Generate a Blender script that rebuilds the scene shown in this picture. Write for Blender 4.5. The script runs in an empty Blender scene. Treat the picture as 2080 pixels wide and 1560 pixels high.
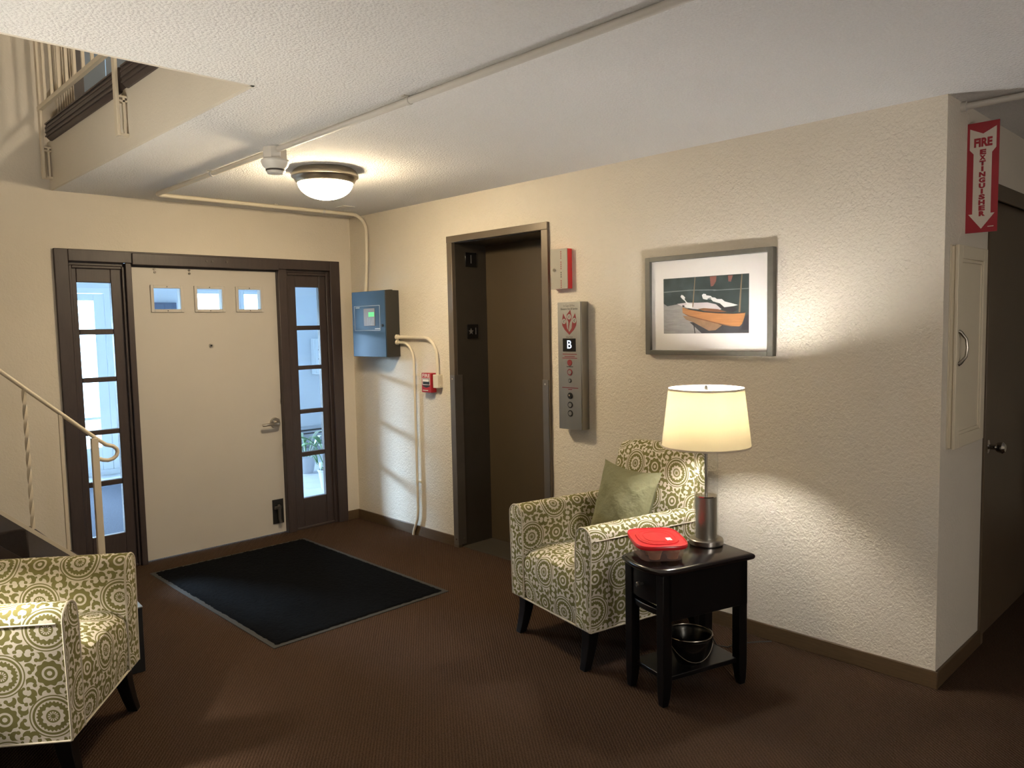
import bpy, math, random
from mathutils import Vector, Matrix
random.seed(7)
sc = bpy.context.scene
col = sc.collection
PI = math.pi
R = math.radians

# ------------------------------------------------------------------ camera
cd = bpy.data.cameras.new('camera'); cam = bpy.data.objects.new('camera', cd); col.objects.link(cam)
cd.sensor_width = 36.0; cd.lens = 36.0*1562.0/2080.0
cd.clip_start = 0.05; cd.clip_end = 200
cam.location = (-3.451, -5.409, 1.568)
cam.rotation_euler = (R(85.603), R(1.167), R(-44.204))
sc.camera = cam
# ------------------------------------------------------------------ world / daylight
w = bpy.data.worlds.new('world'); sc.world = w; w.use_nodes = True
bg = w.node_tree.nodes['Background']
bg.inputs[0].default_value = (0.55, 0.80, 1.0, 1); bg.inputs[1].default_value = 13.0
sc.view_settings.view_transform = 'Standard'; sc.view_settings.look = 'None'
sc.view_settings.exposure = 0.40; sc.view_settings.gamma = 1.0
sc.view_settings.use_curve_mapping = False

def lamp(name, kind, loc, power, color, size=0.2, rot=(0, 0, 0), size_y=None, portal=False):
    ld = bpy.data.lights.new(name, kind); o = bpy.data.objects.new(name, ld); col.objects.link(o)
    o.location = loc; o.rotation_euler = rot; ld.energy = power; ld.color = color
    if kind == 'AREA':
        ld.size = size
        if size_y: ld.shape = 'RECTANGLE'; ld.size_y = size_y
        if portal: ld.cycles.is_portal = True
    else:
        ld.shadow_soft_size = size
    return o
# daylight: sky light enters the entry hall through its outer glazing (portals guide the sky's light)
lamp('sky_portal', 'AREA', (-1.2, 4.0, 1.1), 1, (1, 1, 1), 1.0, (R(90), 0, PI), 2.0, True)
lamp('sky_portal', 'AREA', (0.72, 4.0, 1.4), 1, (1, 1, 1), 1.3, (R(90), 0, PI), 1.4, True)
# a bright low patch of sky beyond the outer glazing
lamp('skylight', 'AREA', (-3.9, 6.2, 2.55), 1600, (0.60, 0.80, 1.0), 2.3, (R(79), 0, R(180+30)), 0.7)
WARM = (1.0, 0.955, 0.90)
# unseen upstairs hall lamp; fill lamp added behind camera to lift ceiling and walls
lamp('upstairs_light', 'POINT', (-0.6, -3.4, 4.6), 90, (1.0, 0.86, 0.66), 0.15)
lamp('rear_fill', 'POINT', (-2.3, -7.3, 1.4), 52, (1.0, 0.95, 0.90), 0.25)

# ------------------------------------------------------------------ node helpers
class X:
    def __init__(s, nt, sock): s.nt = nt; s.s = sock
    def _op(s, op, *o, clamp=False):
        n = s.nt.nodes.new('ShaderNodeMath'); n.operation = op; n.use_clamp = clamp
        for i, v in enumerate((s,)+o):
            if isinstance(v, X): s.nt.links.new(v.s, n.inputs[i])
            else: n.inputs[i].default_value = v
        return X(s.nt, n.outputs[0])
    def __add__(s, o): return s._op('ADD', o)
    def __sub__(s, o): return s._op('SUBTRACT', o)
    def __mul__(s, o): return s._op('MULTIPLY', o)
    def __truediv__(s, o): return s._op('DIVIDE', o)
    def floor(s): return s._op('FLOOR')
    def mod(s, o): return s._op('FLOORED_MODULO', o)
    def lt(s, o): return s._op('LESS_THAN', o)
    def gt(s, o): return s._op('GREATER_THAN', o)
    def cos(s): return s._op('COSINE')
    def sin(s): return s._op('SINE')
    def sqrt(s): return s._op('SQRT')
    def mx(s, o): return s._op('MAXIMUM', o)
    def mn(s, o): return s._op('MINIMUM', o)
    def atan2(s, o): return s._op('ARCTAN2', o)
    def abs(s): return s._op('ABSOLUTE')

def rgba(c): return (c[0], c[1], c[2], 1.0)
def new_mat(name):
    m = bpy.data.materials.new(name); m.use_nodes = True
    nt = m.node_tree; b = nt.nodes['Principled BSDF']
    return m, nt, b
def mixc(nt, fac, a, b):
    n = nt.nodes.new('ShaderNodeMix'); n.data_type = 'RGBA'
    for i, v in ((0, fac), (6, a), (7, b)):
        if isinstance(v, X): nt.links.new(v.s, n.inputs[i])
        elif hasattr(v, 'is_output'): nt.links.new(v, n.inputs[i])
        elif isinstance(v, (int, float)): n.inputs[i].default_value = v
        else: n.inputs[i].default_value = rgba(v)
    return n.outputs[2]
def noise(nt, scale, detail=2.0, rough=0.5, vec=None, dist=0.0):
    n = nt.nodes.new('ShaderNodeTexNoise'); n.inputs['Scale'].default_value = scale
    n.inputs['Detail'].default_value = detail; n.inputs['Roughness'].default_value = rough; n.inputs['Distortion'].default_value = dist
    if vec is not None: nt.links.new(vec, n.inputs['Vector'])
    return n
def objvec(nt, scale=(1, 1, 1), rot=(0, 0, 0), which='Object'):
    t = nt.nodes.new('ShaderNodeTexCoord'); mp = nt.nodes.new('ShaderNodeMapping')
    mp.inputs['Scale'].default_value = scale; mp.inputs['Rotation'].default_value = rot
    nt.links.new(t.outputs[which], mp.inputs['Vector']); return mp.outputs[0]
def bump(nt, b, height, strength=0.3, dist=0.01):
    n = nt.nodes.new('ShaderNodeBump'); n.inputs['Strength'].default_value = strength; n.inputs['Distance'].default_value = dist
    nt.links.new(height, n.inputs['Height']); nt.links.new(n.outputs[0], b.inputs['Normal']); return n
def P(name, c, rough=0.5, metal=0.0, var=0.0, vscale=6.0, bmp=0.0, bscale=60.0, bdist=0.005, spec=None, emit=None, estr=0.0, stretch=None):
    m, nt, b = new_mat(name)
    b.inputs['Base Color'].default_value = rgba(c); b.inputs['Roughness'].default_value = rough; b.inputs['Metallic'].default_value = metal
    if spec is not None: b.inputs['Specular IOR Level'].default_value = spec
    v = objvec(nt, stretch or (1, 1, 1))
    if var:
        n = noise(nt, vscale, 4.0, 0.6, v)
        lo = tuple(x*(1-var) for x in c); hi = tuple(min(1, x*(1+var)) for x in c)
        nt.links.new(mixc(nt, n.outputs[0], lo, hi), b.inputs['Base Color'])
    if bmp:
        n2 = noise(nt, bscale, 3.0, 0.6, v); bump(nt, b, n2.outputs[0], bmp, bdist)
    if emit:
        b.inputs['Emission Color'].default_value = rgba(emit); b.inputs['Emission Strength'].default_value = estr
    return m
M = {}
# textured plaster wall
def wall_mat(name, c, s=1.0):
    m, nt, b = new_mat(name); b.inputs['Roughness'].default_value = 0.6; b.inputs['Specular IOR Level'].default_value = 0.3
    v = objvec(nt)
    n = noise(nt, 3.0, 3, 0.6, v)
    nt.links.new(mixc(nt, n.outputs[0], tuple(x*0.95 for x in c), tuple(x*1.04 for x in c)), b.inputs['Base Color'])
    n1 = noise(nt, 85, 3, 0.55, v, 0.6); n2 = noise(nt, 38, 2, 0.5, v, 0.8)
    h = X(nt, n1.outputs[0])*0.7 + X(nt, n2.outputs[0])*0.6
    bump(nt, b, h.s, 0.75*s, 0.008)
    return m
M['wall'] = wall_mat('cream_plaster', (0.70, 0.64, 0.545))
M['wall_smooth'] = wall_mat('cream_paint', (0.70, 0.64, 0.545), 0.3)
def ceil_mat():
    m, nt, b = new_mat('popcorn_ceiling'); b.inputs['Roughness'].default_value = 0.9; b.inputs['Specular IOR Level'].default_value = 0.1
    v = objvec(nt)
    vo = nt.nodes.new('ShaderNodeTexVoronoi'); vo.inputs['Scale'].default_value = 95; nt.links.new(v, vo.inputs['Vector'])
    n1 = noise(nt, 120, 4, 0.7, v)
    h = (X(nt, vo.outputs['Distance'])*(-1.0)) + X(nt, n1.outputs[0])*1.3
    nt.links.new(mixc(nt, n1.outputs[0], (0.72, 0.71, 0.70), (0.96, 0.95, 0.935)), b.inputs['Base Color'])
    bump(nt, b, h.s, 0.6, 0.012)
    return m
M['ceiling'] = ceil_mat()
def carpet_mat():
    m, nt, b = new_mat('brown_carpet'); b.inputs['Roughness'].default_value = 1.0; b.inputs['Specular IOR Level'].default_value = 0.05
    v = objvec(nt, (1, 1, 1), (0, 0, R(38)))
    wv = nt.nodes.new('ShaderNodeTexWave'); wv.inputs['Scale'].default_value = 26; wv.inputs['Distortion'].default_value = 2.2; wv.inputs['Detail'].default_value = 2
    wv.inputs['Detail Scale'].default_value = 3.0
    nt.links.new(v, wv.inputs['Vector'])
    n1 = noise(nt, 170, 3, 0.7, v); n2 = noise(nt, 1.6, 3, 0.5, v)
    f = X(nt, wv.outputs['Fac'])*0.30 + (X(nt, n1.outputs[0])*2.4 - 0.9)*0.55 + X(nt, n2.outputs[0])*0.25
    c = mixc(nt, f._op('ADD', 0.0, clamp=True), (0.025, 0.0145, 0.0085), (0.108, 0.064, 0.041))
    nt.links.new(c, b.inputs['Base Color'])
    h = X(nt, wv.outputs['Fac'])*0.5 + X(nt, n1.outputs[0])
    bump(nt, b, h.s, 0.8, 0.008)
    return m
M['carpet'] = carpet_mat()
M['mat'] = P('black_mat_pile', (0.0050, 0.0054, 0.0066), 1.0, 0, 0.6, 300, 0.9, 350, 0.012, spec=0.05)
M['rubber'] = P('grey_rubber', (0.022, 0.021, 0.018), 0.7, 0, 0.2, 30)
M['dark_wood'] = P('dark_stained_wood', (0.046, 0.032, 0.029), 0.45, 0, 0.35, 9, 0.15, 60, 0.003, stretch=(8, 8, 1))
M['base_wood'] = P('baseboard_wood', (0.088, 0.054, 0.026), 0.5, 0, 0.4, 12, 0.1, 60, 0.002, stretch=(1, 1, 10))
M['door'] = P('cream_door_paint', (0.52, 0.485, 0.435), 0.45, 0, 0.05, 3, 0.06, 40, 0.003)
M['trimcream'] = P('cream_trim_paint', (0.70, 0.62, 0.47), 0.5)
M['steel'] = P('brushed_steel', (0.37, 0.355, 0.32), 0.45, 1.0, 0.12, 20, 0.05, 200, 0.001, stretch=(1, 1, 0.05))
M['boxsteel'] = P('dull_box_steel', (0.30, 0.275, 0.235), 0.6, 0.3, 0.06, 20)
M['nickel'] = P('satin_nickel', (0.50, 0.47, 0.43), 0.28, 1.0)
M['chrome'] = P('chrome', (0.75, 0.73, 0.70), 0.12, 1.0)
M['darkmetal'] = P('dark_screw_metal', (0.10, 0.09, 0.08), 0.4, 0.8)
M['pan'] = P('antique_nickel_pan', (0.33, 0.29, 0.23), 0.35, 0.9)
M['elev_frame'] = P('bronze_frame_paint', (0.155, 0.125, 0.092), 0.32, 0.35, 0.1, 8)
M['elev_jamb'] = P('dark_bronze_jamb', (0.062, 0.052, 0.040), 0.38, 0.3, 0.15, 8)
M['elev_door'] = P('brown_elevator_door', (0.080, 0.058, 0.034), 0.42, 0.2, 0.08, 4)
M['guard'] = P('grey_guard_metal', (0.20, 0.18, 0.16), 0.4, 0.7, 0.1, 12)
M['brown_door'] = P('brown_corridor_door', (0.10, 0.07, 0.042), 0.4, 0, 0.12, 5)
M['black'] = P('black_plastic', (0.012, 0.012, 0.012), 0.4)
M['blackwood'] = P('black_lacquered_wood', (0.0045, 0.0038, 0.0038), 0.30, 0, 0.4, 14, 0.05, 60, 0.002, spec=0.3)
M['tabletop'] = P('espresso_table_top', (0.010, 0.007, 0.007), 0.18, 0, 0.4, 10)
M['conduit'] = P('cream_painted_conduit', (0.70, 0.63, 0.50), 0.45)
M['ceilconduit'] = P('white_painted_conduit', (0.62, 0.585, 0.53), 0.5)
M['railpaint'] = P('cream_rail_paint', (0.66, 0.58, 0.45), 0.4, 0, 0.04, 20)
M['whiteplastic'] = P('white_plastic', (0.74, 0.72, 0.67), 0.4)
M['panel_blue'] = P('charcoal_blue_panel', (0.030, 0.072, 0.135), 0.5, 0.1, 0.05, 6)
M['panel_side'] = P('charcoal_panel_side', (0.030, 0.029, 0.026), 0.5)
M['keypad'] = P('grey_keypad', (0.34, 0.32, 0.33), 0.5)
M['lcd'] = P('green_lcd', (0.1, 0.4, 0.12), 0.4, emit=(0.12, 0.75, 0.20), estr=0.55)
M['mark'] = P('pale_print', (0.55, 0.58, 0.62), 0.6)
M['plateprint'] = P('dim_plate_print', (0.16, 0.15, 0.14), 0.6)
M['inkdark'] = P('dark_print', (0.03, 0.025, 0.025), 0.6)
M['inkred'] = P('red_print', (0.20, 0.018, 0.020), 0.5)
M['red'] = P('red_enamel', (0.40, 0.018, 0.028), 0.35)
M['redbox'] = P('bright_red_side', (0.62, 0.030, 0.030), 0.4)
M['white'] = P('white_paint', (0.78, 0.76, 0.73), 0.5)
M['screen'] = P('black_display', (0.006, 0.006, 0.007), 0.15)
M['glow'] = P('display_digit', (0.6, 0.75, 1.0), 0.4, emit=(0.62, 0.75, 1.0), estr=1.2)
M['signred'] = P('sign_red', (0.36, 0.022, 0.035), 0.4)
M['signwhite'] = P('sign_white', (0.74, 0.66, 0.57), 0.45)
M['frame'] = P('grey_picture_frame', (0.150, 0.145, 0.125), 0.35, 0.3, 0.2, 20)
M['matboard'] = P('white_matboard', (0.80, 0.77, 0.74), 0.7)
M['shadeband'] = P('shade_band', (0.62, 0.53, 0.40), 0.7)
M['lid'] = P('red_lid_plastic', (0.62, 0.020, 0.028), 0.22)
M['muffin'] = P('muffin', (0.55, 0.27, 0.13), 0.8, 0, 0.4, 30, 0.4, 40, 0.01)
M['tin'] = P('dark_tin', (0.035, 0.034, 0.030), 0.25, 0.85, 0.2, 20)
M['brass_h'] = P('pewter_handle', (0.30, 0.27, 0.23), 0.25, 1.0)
M['pillow'] = P('sage_velvet', (0.185, 0.182, 0.098), 0.85, 0, 0.22, 9, 0.5, 14, 0.03)
M['stair'] = P('dark_stair_carpet', (0.040, 0.030, 0.026), 0.95, 0, 0.3, 60, 0.4, 200, 0.006)
M['lace'] = P('lace_curtain', (0.62, 0.55, 0.44), 0.9, 0, 0.12, 30)
M['bluepanel'] = P('slate_blue_panel', (0.14, 0.20, 0.28), 0.45, 0, 0.1, 5)
M['vest_wall'] = P('pale_hall_wall', (0.66, 0.70, 0.74), 0.7)
M['vest_tile'] = P('hall_floor_tile', (0.50, 0.52, 0.56), 0.35, 0, 0.12, 6)
M['vest_mat'] = P('hall_mat_blue_grey', (0.030, 0.040, 0.065), 1.0, 0, 0.8, 90, 0.6, 160, 0.01)
M['vest_white'] = P('hall_white_paint', (0.75, 0.78, 0.80), 0.5)
M['vest_dark'] = P('hall_slate', (0.12, 0.15, 0.22), 0.5)
M['leaf'] = P('green_leaf', (0.06, 0.17, 0.05), 0.35, 0, 0.4, 15)
M['leafpale'] = P('pale_leaf', (0.45, 0.55, 0.42), 0.4, 0, 0.3, 15)
M['pot'] = P('glazed_pot', (0.42, 0.44, 0.48), 0.3, 0, 0.1, 8)
M['soil'] = P('potting_soil', (0.03, 0.02, 0.015), 1.0, 0, 0.4, 60)
M['ground'] = P('outdoor_paving', (0.55, 0.56, 0.56), 0.9, 0, 0.15, 3)
def glass_mat(name, tint=(0.97, 0.985, 1.0), gl=0.6, ior=1.45, rough=0.0):
    m = bpy.data.materials.new(name); m.use_nodes = True; nt = m.node_tree
    nt.nodes.remove(nt.nodes['Principled BSDF']); out = nt.nodes['Material Output']
    t = nt.nodes.new('ShaderNodeBsdfTransparent'); t.inputs[0].default_value = rgba(tint)
    g = nt.nodes.new('ShaderNodeBsdfGlossy'); g.inputs['Roughness'].default_value = rough
    f = nt.nodes.new('ShaderNodeLayerWeight'); f.inputs[0].default_value = 0.5
    q = (X(nt, f.outputs['Facing'])._op('POWER', 4.0)*0.85 + 0.035)*gl
    mx = nt.nodes.new('ShaderNodeMixShader'); nt.links.new(q.s, mx.inputs[0]); nt.links.new(t.outputs[0], mx.inputs[1]); nt.links.new(g.outputs[0], mx.inputs[2])
    nt.links.new(mx.outputs[0], out.inputs[0]); return m
M['glass'] = glass_mat('window_glass')
M['lampglass'] = glass_mat('clear_cylinder_glass', (0.975, 0.98, 0.97), 1.0)
def tub_mat():
    m = bpy.data.materials.new('frosted_clear_plastic'); m.use_nodes = True; nt = m.node_tree
    b = nt.nodes['Principled BSDF']; out = nt.nodes['Material Output']
    b.inputs['Base Color'].default_value = (0.62, 0.42, 0.38, 1); b.inputs['Roughness'].default_value = 0.2
    t = nt.nodes.new('ShaderNodeBsdfTransparent'); t.inputs[0].default_value = (0.95, 0.88, 0.85, 1)
    mx = nt.nodes.new('ShaderNodeMixShader'); mx.inputs[0].default_value = 0.30
    nt.links.new(t.outputs[0], mx.inputs[1]); nt.links.new(b.outputs[0], mx.inputs[2]); nt.links.new(mx.outputs[0], out.inputs[0]); return m
M['tub'] = tub_mat()
def shade_mat():
    m = bpy.data.materials.new('cream_lampshade_fabric'); m.use_nodes = True; nt = m.node_tree
    nt.nodes.remove(nt.nodes['Principled BSDF']); out = nt.nodes['Material Output']
    d = nt.nodes.new('ShaderNodeBsdfDiffuse'); d.inputs[0].default_value = (0.74, 0.66, 0.50, 1)
    t = nt.nodes.new('ShaderNodeBsdfTranslucent'); t.inputs[0].default_value = (0.85, 0.66, 0.32, 1)
    n = noise(nt, 220, 2, 0.5, objvec(nt, (1, 1, 0.25)))
    mx = nt.nodes.new('ShaderNodeMixShader'); mx.inputs[0].default_value = 0.055
    nt.links.new(d.outputs[0], mx.inputs[1]); nt.links.new(t.outputs[0], mx.inputs[2]); nt.links.new(mx.outputs[0], out.inputs[0])
    bp = nt.nodes.new('ShaderNodeBump'); bp.inputs['Strength'].default_value = 0.15; nt.links.new(n.outputs[0], bp.inputs['Height']); nt.links.new(bp.outputs[0], d.inputs['Normal'])
    return m
M['shade'] = shade_mat()
def emis(name, c, s):
    m = bpy.data.materials.new(name); m.use_nodes = True; nt = m.node_tree
    nt.nodes.remove(nt.nodes['Principled BSDF']); e = nt.nodes.new('ShaderNodeEmission'); e.inputs[0].default_value = rgba(c); e.inputs[1].default_value = s
    nt.links.new(e.outputs[0], nt.nodes['Material Output'].inputs[0]); return m
M['bulb'] = emis('lit_bulb', WARM, 530)
M['bulb_strong'] = emis('lit_bulb_strong', (1.0, 0.93, 0.80), 1700)
M['bowl'] = emis('lit_glass_bowl', (1.0, 0.80, 0.52), 118)

# suzani print: medallions and small flowers on a chequered grid, curling leaves between (UV in metres)
def fabric_mat():
    m, nt, b = new_mat('green_medallion_print_fabric'); b.inputs['Roughness'].default_value = 0.9; b.inputs['Specular IOR Level'].default_value = 0.15
    uvn = nt.nodes.new('ShaderNodeTexCoord'); sp = nt.nodes.new('ShaderNodeSeparateXYZ'); nt.links.new(uvn.outputs['UV'], sp.inputs[0])
    S = 1/0.152
    u = X(nt, sp.outputs[0])*S; v = X(nt, sp.outputs[1])*S
    par = (u.floor()+v.floor()).mod(2.0)
    x = u-u.floor()-0.5; y = v-v.floor()-0.5
    r = (x*x+y*y).sqrt(); th = y.atan2(x)
    one = lambda a, lo, hi: a.gt(lo)*a.lt(hi)
    # medallion (1 = cream)
    teeth = (th*26.0).cos()*0.017 + 0.338
    scal = (th*12.0).cos()*0.018 + 0.235
    spoke = (th*12.0).cos().gt(-0.25)
    med = one(r, 0.432, 0.468) + r.lt(0.380)*r.gt(teeth) + r.lt(scal)*r.gt(0.150) + spoke*one(r, 0.050, 0.112)
    inmed = r.lt(0.497)
    # flower
    fl_r = (th*10.0).cos()*0.020 + 0.285
    flow = one(r, 0.115, 0.165) + r.lt(0.055)
    infl = r.lt(fl_r)
    # curling leaves (green) in the ground
    def fold(n, off=0.0):
        k = 2*PI/n; t = (th+off) - ((th+off)/k).floor()*k - k/2
        return r*t.cos(), r*t.sin()
    def disc(p, c, rad):
        dx = p[0]-c[0]; dy = p[1]-c[1]; return ((dx*dx+dy*dy).sqrt()).lt(rad)
    p8 = fold(8); p4 = fold(4, 0.0)
    def sub(a, b_): return a*(b_*(-1.0)+1.0)
    lf = sub(disc(p8, (0.440, 0.015), 0.118), disc(p8, (0.480, 0.085), 0.088))
    lf = lf.mx(disc(p8, (0.395, 0.110), 0.046)).mx(disc(p8, (0.345, -0.080), 0.028))
    lf = lf.mx(sub(disc(p4, (0.61, 0.03), 0.120), disc(p4, (0.635, -0.055), 0.080))).mx(disc(p4, (0.555, -0.105), 0.045))
    cl = sub(disc(p4, (0.60, 0.0), 0.112), disc(p4, (0.625, 0.06), 0.070)).mx(disc(p4, (0.535, 0.085), 0.036))
    creamM = inmed*med + (inmed*(-1.0)+1.0)*(cl*(-1.0)+1.0)
    creamF = infl*flow + (infl*(-1.0)+1.0)*(lf*(-1.0)+1.0)
    cream = par*creamF + (par*(-1.0)+1.0)*creamM
    n = noise(nt, 500, 2, 0.5, uvn.outputs['UV'])
    g1 = mixc(nt, n.outputs[0], (0.155, 0.140, 0.045), (0.215, 0.195, 0.075))
    c1 = mixc(nt, n.outputs[0], (0.60, 0.545, 0.45), (0.74, 0.68, 0.57))
    nt.links.new(mixc(nt, cream._op('ADD', 0.0, clamp=True), g1, c1), b.inputs['Base Color'])
    bump(nt, b, n.outputs[0], 0.25, 0.002)
    return m
M['fabric'] = fabric_mat()
M['piping'] = P('cream_piping', (0.58, 0.52, 0.40), 0.9)

# ------------------------------------------------------------------ mesh helpers
class MB:
    def __init__(s): s.v = []; s.f = []; s.uv = []; s.mi = []
    def add(s, vs, fs, uvs=None, mi=0):
        o = len(s.v); s.v += [tuple(p) for p in vs]
        for i, f in enumerate(fs):
            s.f.append([o+k for k in f]); s.mi.append(mi)
            s.uv.append(uvs[i] if uvs else None)
        return s
    def box(s, a, b, mi=0, M4=None):
        x0, y0, z0 = (min(a[i], b[i]) for i in range(3)); x1, y1, z1 = (max(a[i], b[i]) for i in range(3))
        vs = [(x0,y0,z0),(x1,y0,z0),(x1,y1,z0),(x0,y1,z0),(x0,y0,z1),(x1,y0,z1),(x1,y1,z1),(x0,y1,z1)]
        if M4: vs = [tuple(M4 @ Vector(p)) for p in vs]
        return s.add(vs, [(0,3,2,1),(4,5,6,7),(0,1,5,4),(1,2,6,5),(2,3,7,6),(3,0,4,7)], mi=mi)
    def frame(s, y0, y1, x0, x1, z0, z1, t, axis='y', mi=0):
        # rectangular ring of four bars; plane axis y (x,z span) or x (y,z span)
        def bx(a0, a1, b0, b1):
            if axis == 'y': s.box((a0, y0, b0), (a1, y1, b1), mi)
            else: s.box((y0, a0, b0), (y1, a1, b1), mi)
        bx(x0, x0+t, z0, z1); bx(x1-t, x1, z0, z1); bx(x0+t, x1-t, z0, z0+t); bx(x0+t, x1-t, z1-t, z1); return s
    def tube(s, pts, r, seg=10, cap=True, mi=0, twist=0.0, sq=False):
        pts = [Vector(p) for p in pts]; n = len(pts)
        rs = r if isinstance(r, (list, tuple)) else [r]*n
        t0 = (pts[1]-pts[0]).normalized(); up = Vector((0, 0, 1)) if abs(t0.z) < 0.95 else Vector((1, 0, 0))
        nr = t0.cross(up).normalized(); rings = []
        for i, p in enumerate(pts):
            t = ((pts[min(i+1, n-1)]-pts[i]).normalized() + (pts[i]-pts[max(i-1, 0)]).normalized())
            t = t.normalized() if t.length > 1e-9 else t0
            nr = (nr - t*nr.dot(t)).normalized(); bn = t.cross(nr)
            rings.append([p + (nr*math.cos(a)+bn*math.sin(a))*rs[i] for a in [2*PI*k/seg + (PI/4 if sq else 0) + twist*i for k in range(seg)]])
        vs = [q for rg in rings for q in rg]; fs = []
        for i in range(n-1):
            for k in range(seg):
                k2 = (k+1) % seg; fs.append((i*seg+k, i*seg+k2, (i+1)*seg+k2, (i+1)*seg+k))
        if cap: fs += [tuple(reversed(range(seg))), tuple((n-1)*seg+k for k in range(seg))]
        return s.add(vs, fs, mi=mi)
    def cyl(s, a, b, r, r2=None, seg=20, mi=0): return s.tube([a, b], [r, r if r2 is None else r2], seg, mi=mi)
    def lathe(s, prof, seg=32, c=(0, 0, 0), mi=0, closed=False):
        vs = []; fs = []; n = len(prof)
        for (r, z) in prof:
            for k in range(seg):
                a = 2*PI*k/seg; vs.append((c[0]+r*math.cos(a), c[1]+r*math.sin(a), c[2]+z))
        for i in range(n if closed else n-1):
            for k in range(seg):
                k2 = (k+1) % seg; j = (i+1) % n
                fs.append((i*seg+k, i*seg+k2, j*seg+k2, j*seg+k))
        return s.add(vs, fs, mi=mi)
    def prism(s, poly, to3, d, mi=0):
        # poly: 2D points; to3(u,v,w) -> 3D; extruded w 0..d
        n = len(poly); vs = [to3(u, v, 0) for u, v in poly]+[to3(u, v, d) for u, v in poly]
        fs = [tuple(reversed(range(n))), tuple(range(n, 2*n))]+[(i, (i+1) % n, n+(i+1) % n, n+i) for i in range(n)]
        return s.add(vs, fs, mi=mi)
    def loft(s, rings, closed=False, cap=True, uvflip=False, u0=0.0, v0=0.0, capuv=None, mi=0):
        n = len(rings[0]); m_ = len(rings)
        mid = rings[m_//2]; arc = [0.0]
        for k in range(1, n+(1 if closed else 0)): arc.append(arc[-1]+(Vector(mid[k % n])-Vector(mid[k-1])).length)
        sw = [0.0]
        for i in range(1, m_): sw.append(sw[-1]+(sum((Vector(rings[i][k]) for k in range(n)), Vector())/n-sum((Vector(rings[i-1][k]) for k in range(n)), Vector())/n).length)
        vs = [p for rg in rings for p in rg]; fs = []; us = []
        for i in range(m_-1):
            for k in range(n if closed else n-1):
                k2 = (k+1) % n
                fs.append((i*n+k, i*n+k2, (i+1)*n+k2, (i+1)*n+k))
                q = [(sw[i], arc[k]), (sw[i], arc[k+1]), (sw[i+1], arc[k+1]), (sw[i+1], arc[k])]
                us.append([(u0+(b if uvflip else a), v0+(a if uvflip else b)) for a, b in q])
        if cap:
            for ids in (tuple(reversed(range(n))), tuple((m_-1)*n+k for k in range(n))):
                fs.append(ids); us.append([capuv(vs[i]) if capuv else (vs[i][0]+vs[i][1], vs[i][2]) for i in ids])
        return s.add(vs, fs, us, mi)
    def mesh(s, name, mats, smooth=True, ang=35):
        me = bpy.data.meshes.new(name); me.from_pydata(s.v, [], s.f); 
        if not isinstance(mats, (list, tuple)): mats = [mats]
        for m_ in mats: me.materials.append(m_)
        for p, i in zip(me.polygons, s.mi): p.material_index = i
        if any(u is not None for u in s.uv):
            ul = me.uv_layers.new(name='UVMap')
            for p, u in zip(me.polygons, s.uv):
                if u:
                    for li, q in zip(p.loop_indices, u): ul.data[li].uv = q
        me.validate(); me.update()
        import bmesh
        b = bmesh.new(); b.from_mesh(me); bmesh.ops.recalc_face_normals(b, faces=b.faces); b.to_mesh(me); b.free()
        if smooth:
            for p in me.polygons: p.use_smooth = True
            me.set_sharp_from_angle(angle=R(ang))
        return me
    def build(s, name, mats, parent=None, bevel=0.0, seg=2, smooth=True, ang=35, kind=None):
        o = bpy.data.objects.new(name, s.mesh(name, mats, smooth, ang)); col.objects.link(o)
        if parent: o.parent = parent
        if bevel:
            md = o.modifiers.new('bevel', 'BEVEL'); md.width = bevel; md.segments = seg; md.limit_method = 'ANGLE'; md.angle_limit = R(40)
        if kind: o['kind'] = kind
        return o
def tag(o, label=None, cat=None, group=None, kind=None):
    if label: o['label'] = label
    if cat: o['category'] = cat
    if group: o['group'] = group
    if kind: o['kind'] = kind
    return o
def empty(name, loc=(0, 0, 0), rz=0.0):
    o = bpy.data.objects.new(name, None); col.objects.link(o); o.location = loc; o.rotation_euler = (0, 0, rz); o.empty_display_size = 0.1; return o
def copy_tree(o, parent=None):
    c = o.copy(); col.objects.link(c); c.parent = parent
    for ch in list(o.children): copy_tree(ch, c)
    return c
def text(name, body, size, to3, mat, parent, width=None, bold=0.0, align='CENTER'):
    cu = bpy.data.curves.new(name, 'FONT'); cu.body = body; cu.size = size; cu.align_x = align; cu.align_y = 'CENTER'; cu.offset = bold; cu.resolution_u = 3
    o = bpy.data.objects.new('tmp', cu); col.objects.link(o)
    me = bpy.data.meshes.new_from_object(o.evaluated_get(bpy.context.evaluated_depsgraph_get()))
    col.objects.unlink(o); bpy.data.objects.remove(o); me.name = name
    xs = [v.co.x for v in me.vertices]; k = 1.0
    if width and xs: k = width/(max(xs)-min(xs))
    for v in me.vertices: v.co = Vector(to3(v.co.x*k, v.co.y))
    me.materials.clear(); me.materials.append(mat)
    t = bpy.data.objects.new(name, me); col.objects.link(t); t.parent = parent
    return t
def arc_pts(c, r, a0, a1, n, fn):
    return [fn(c[0]+r*math.cos(R(a0+(a1-a0)*i/n)), c[1]+r*math.sin(R(a0+(a1-a0)*i/n))) for i in range(n+1)]

H = 2.45; H2 = 2.75; TOP = 5.2
OY = -4.38            # outer corner of the right wall
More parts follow.
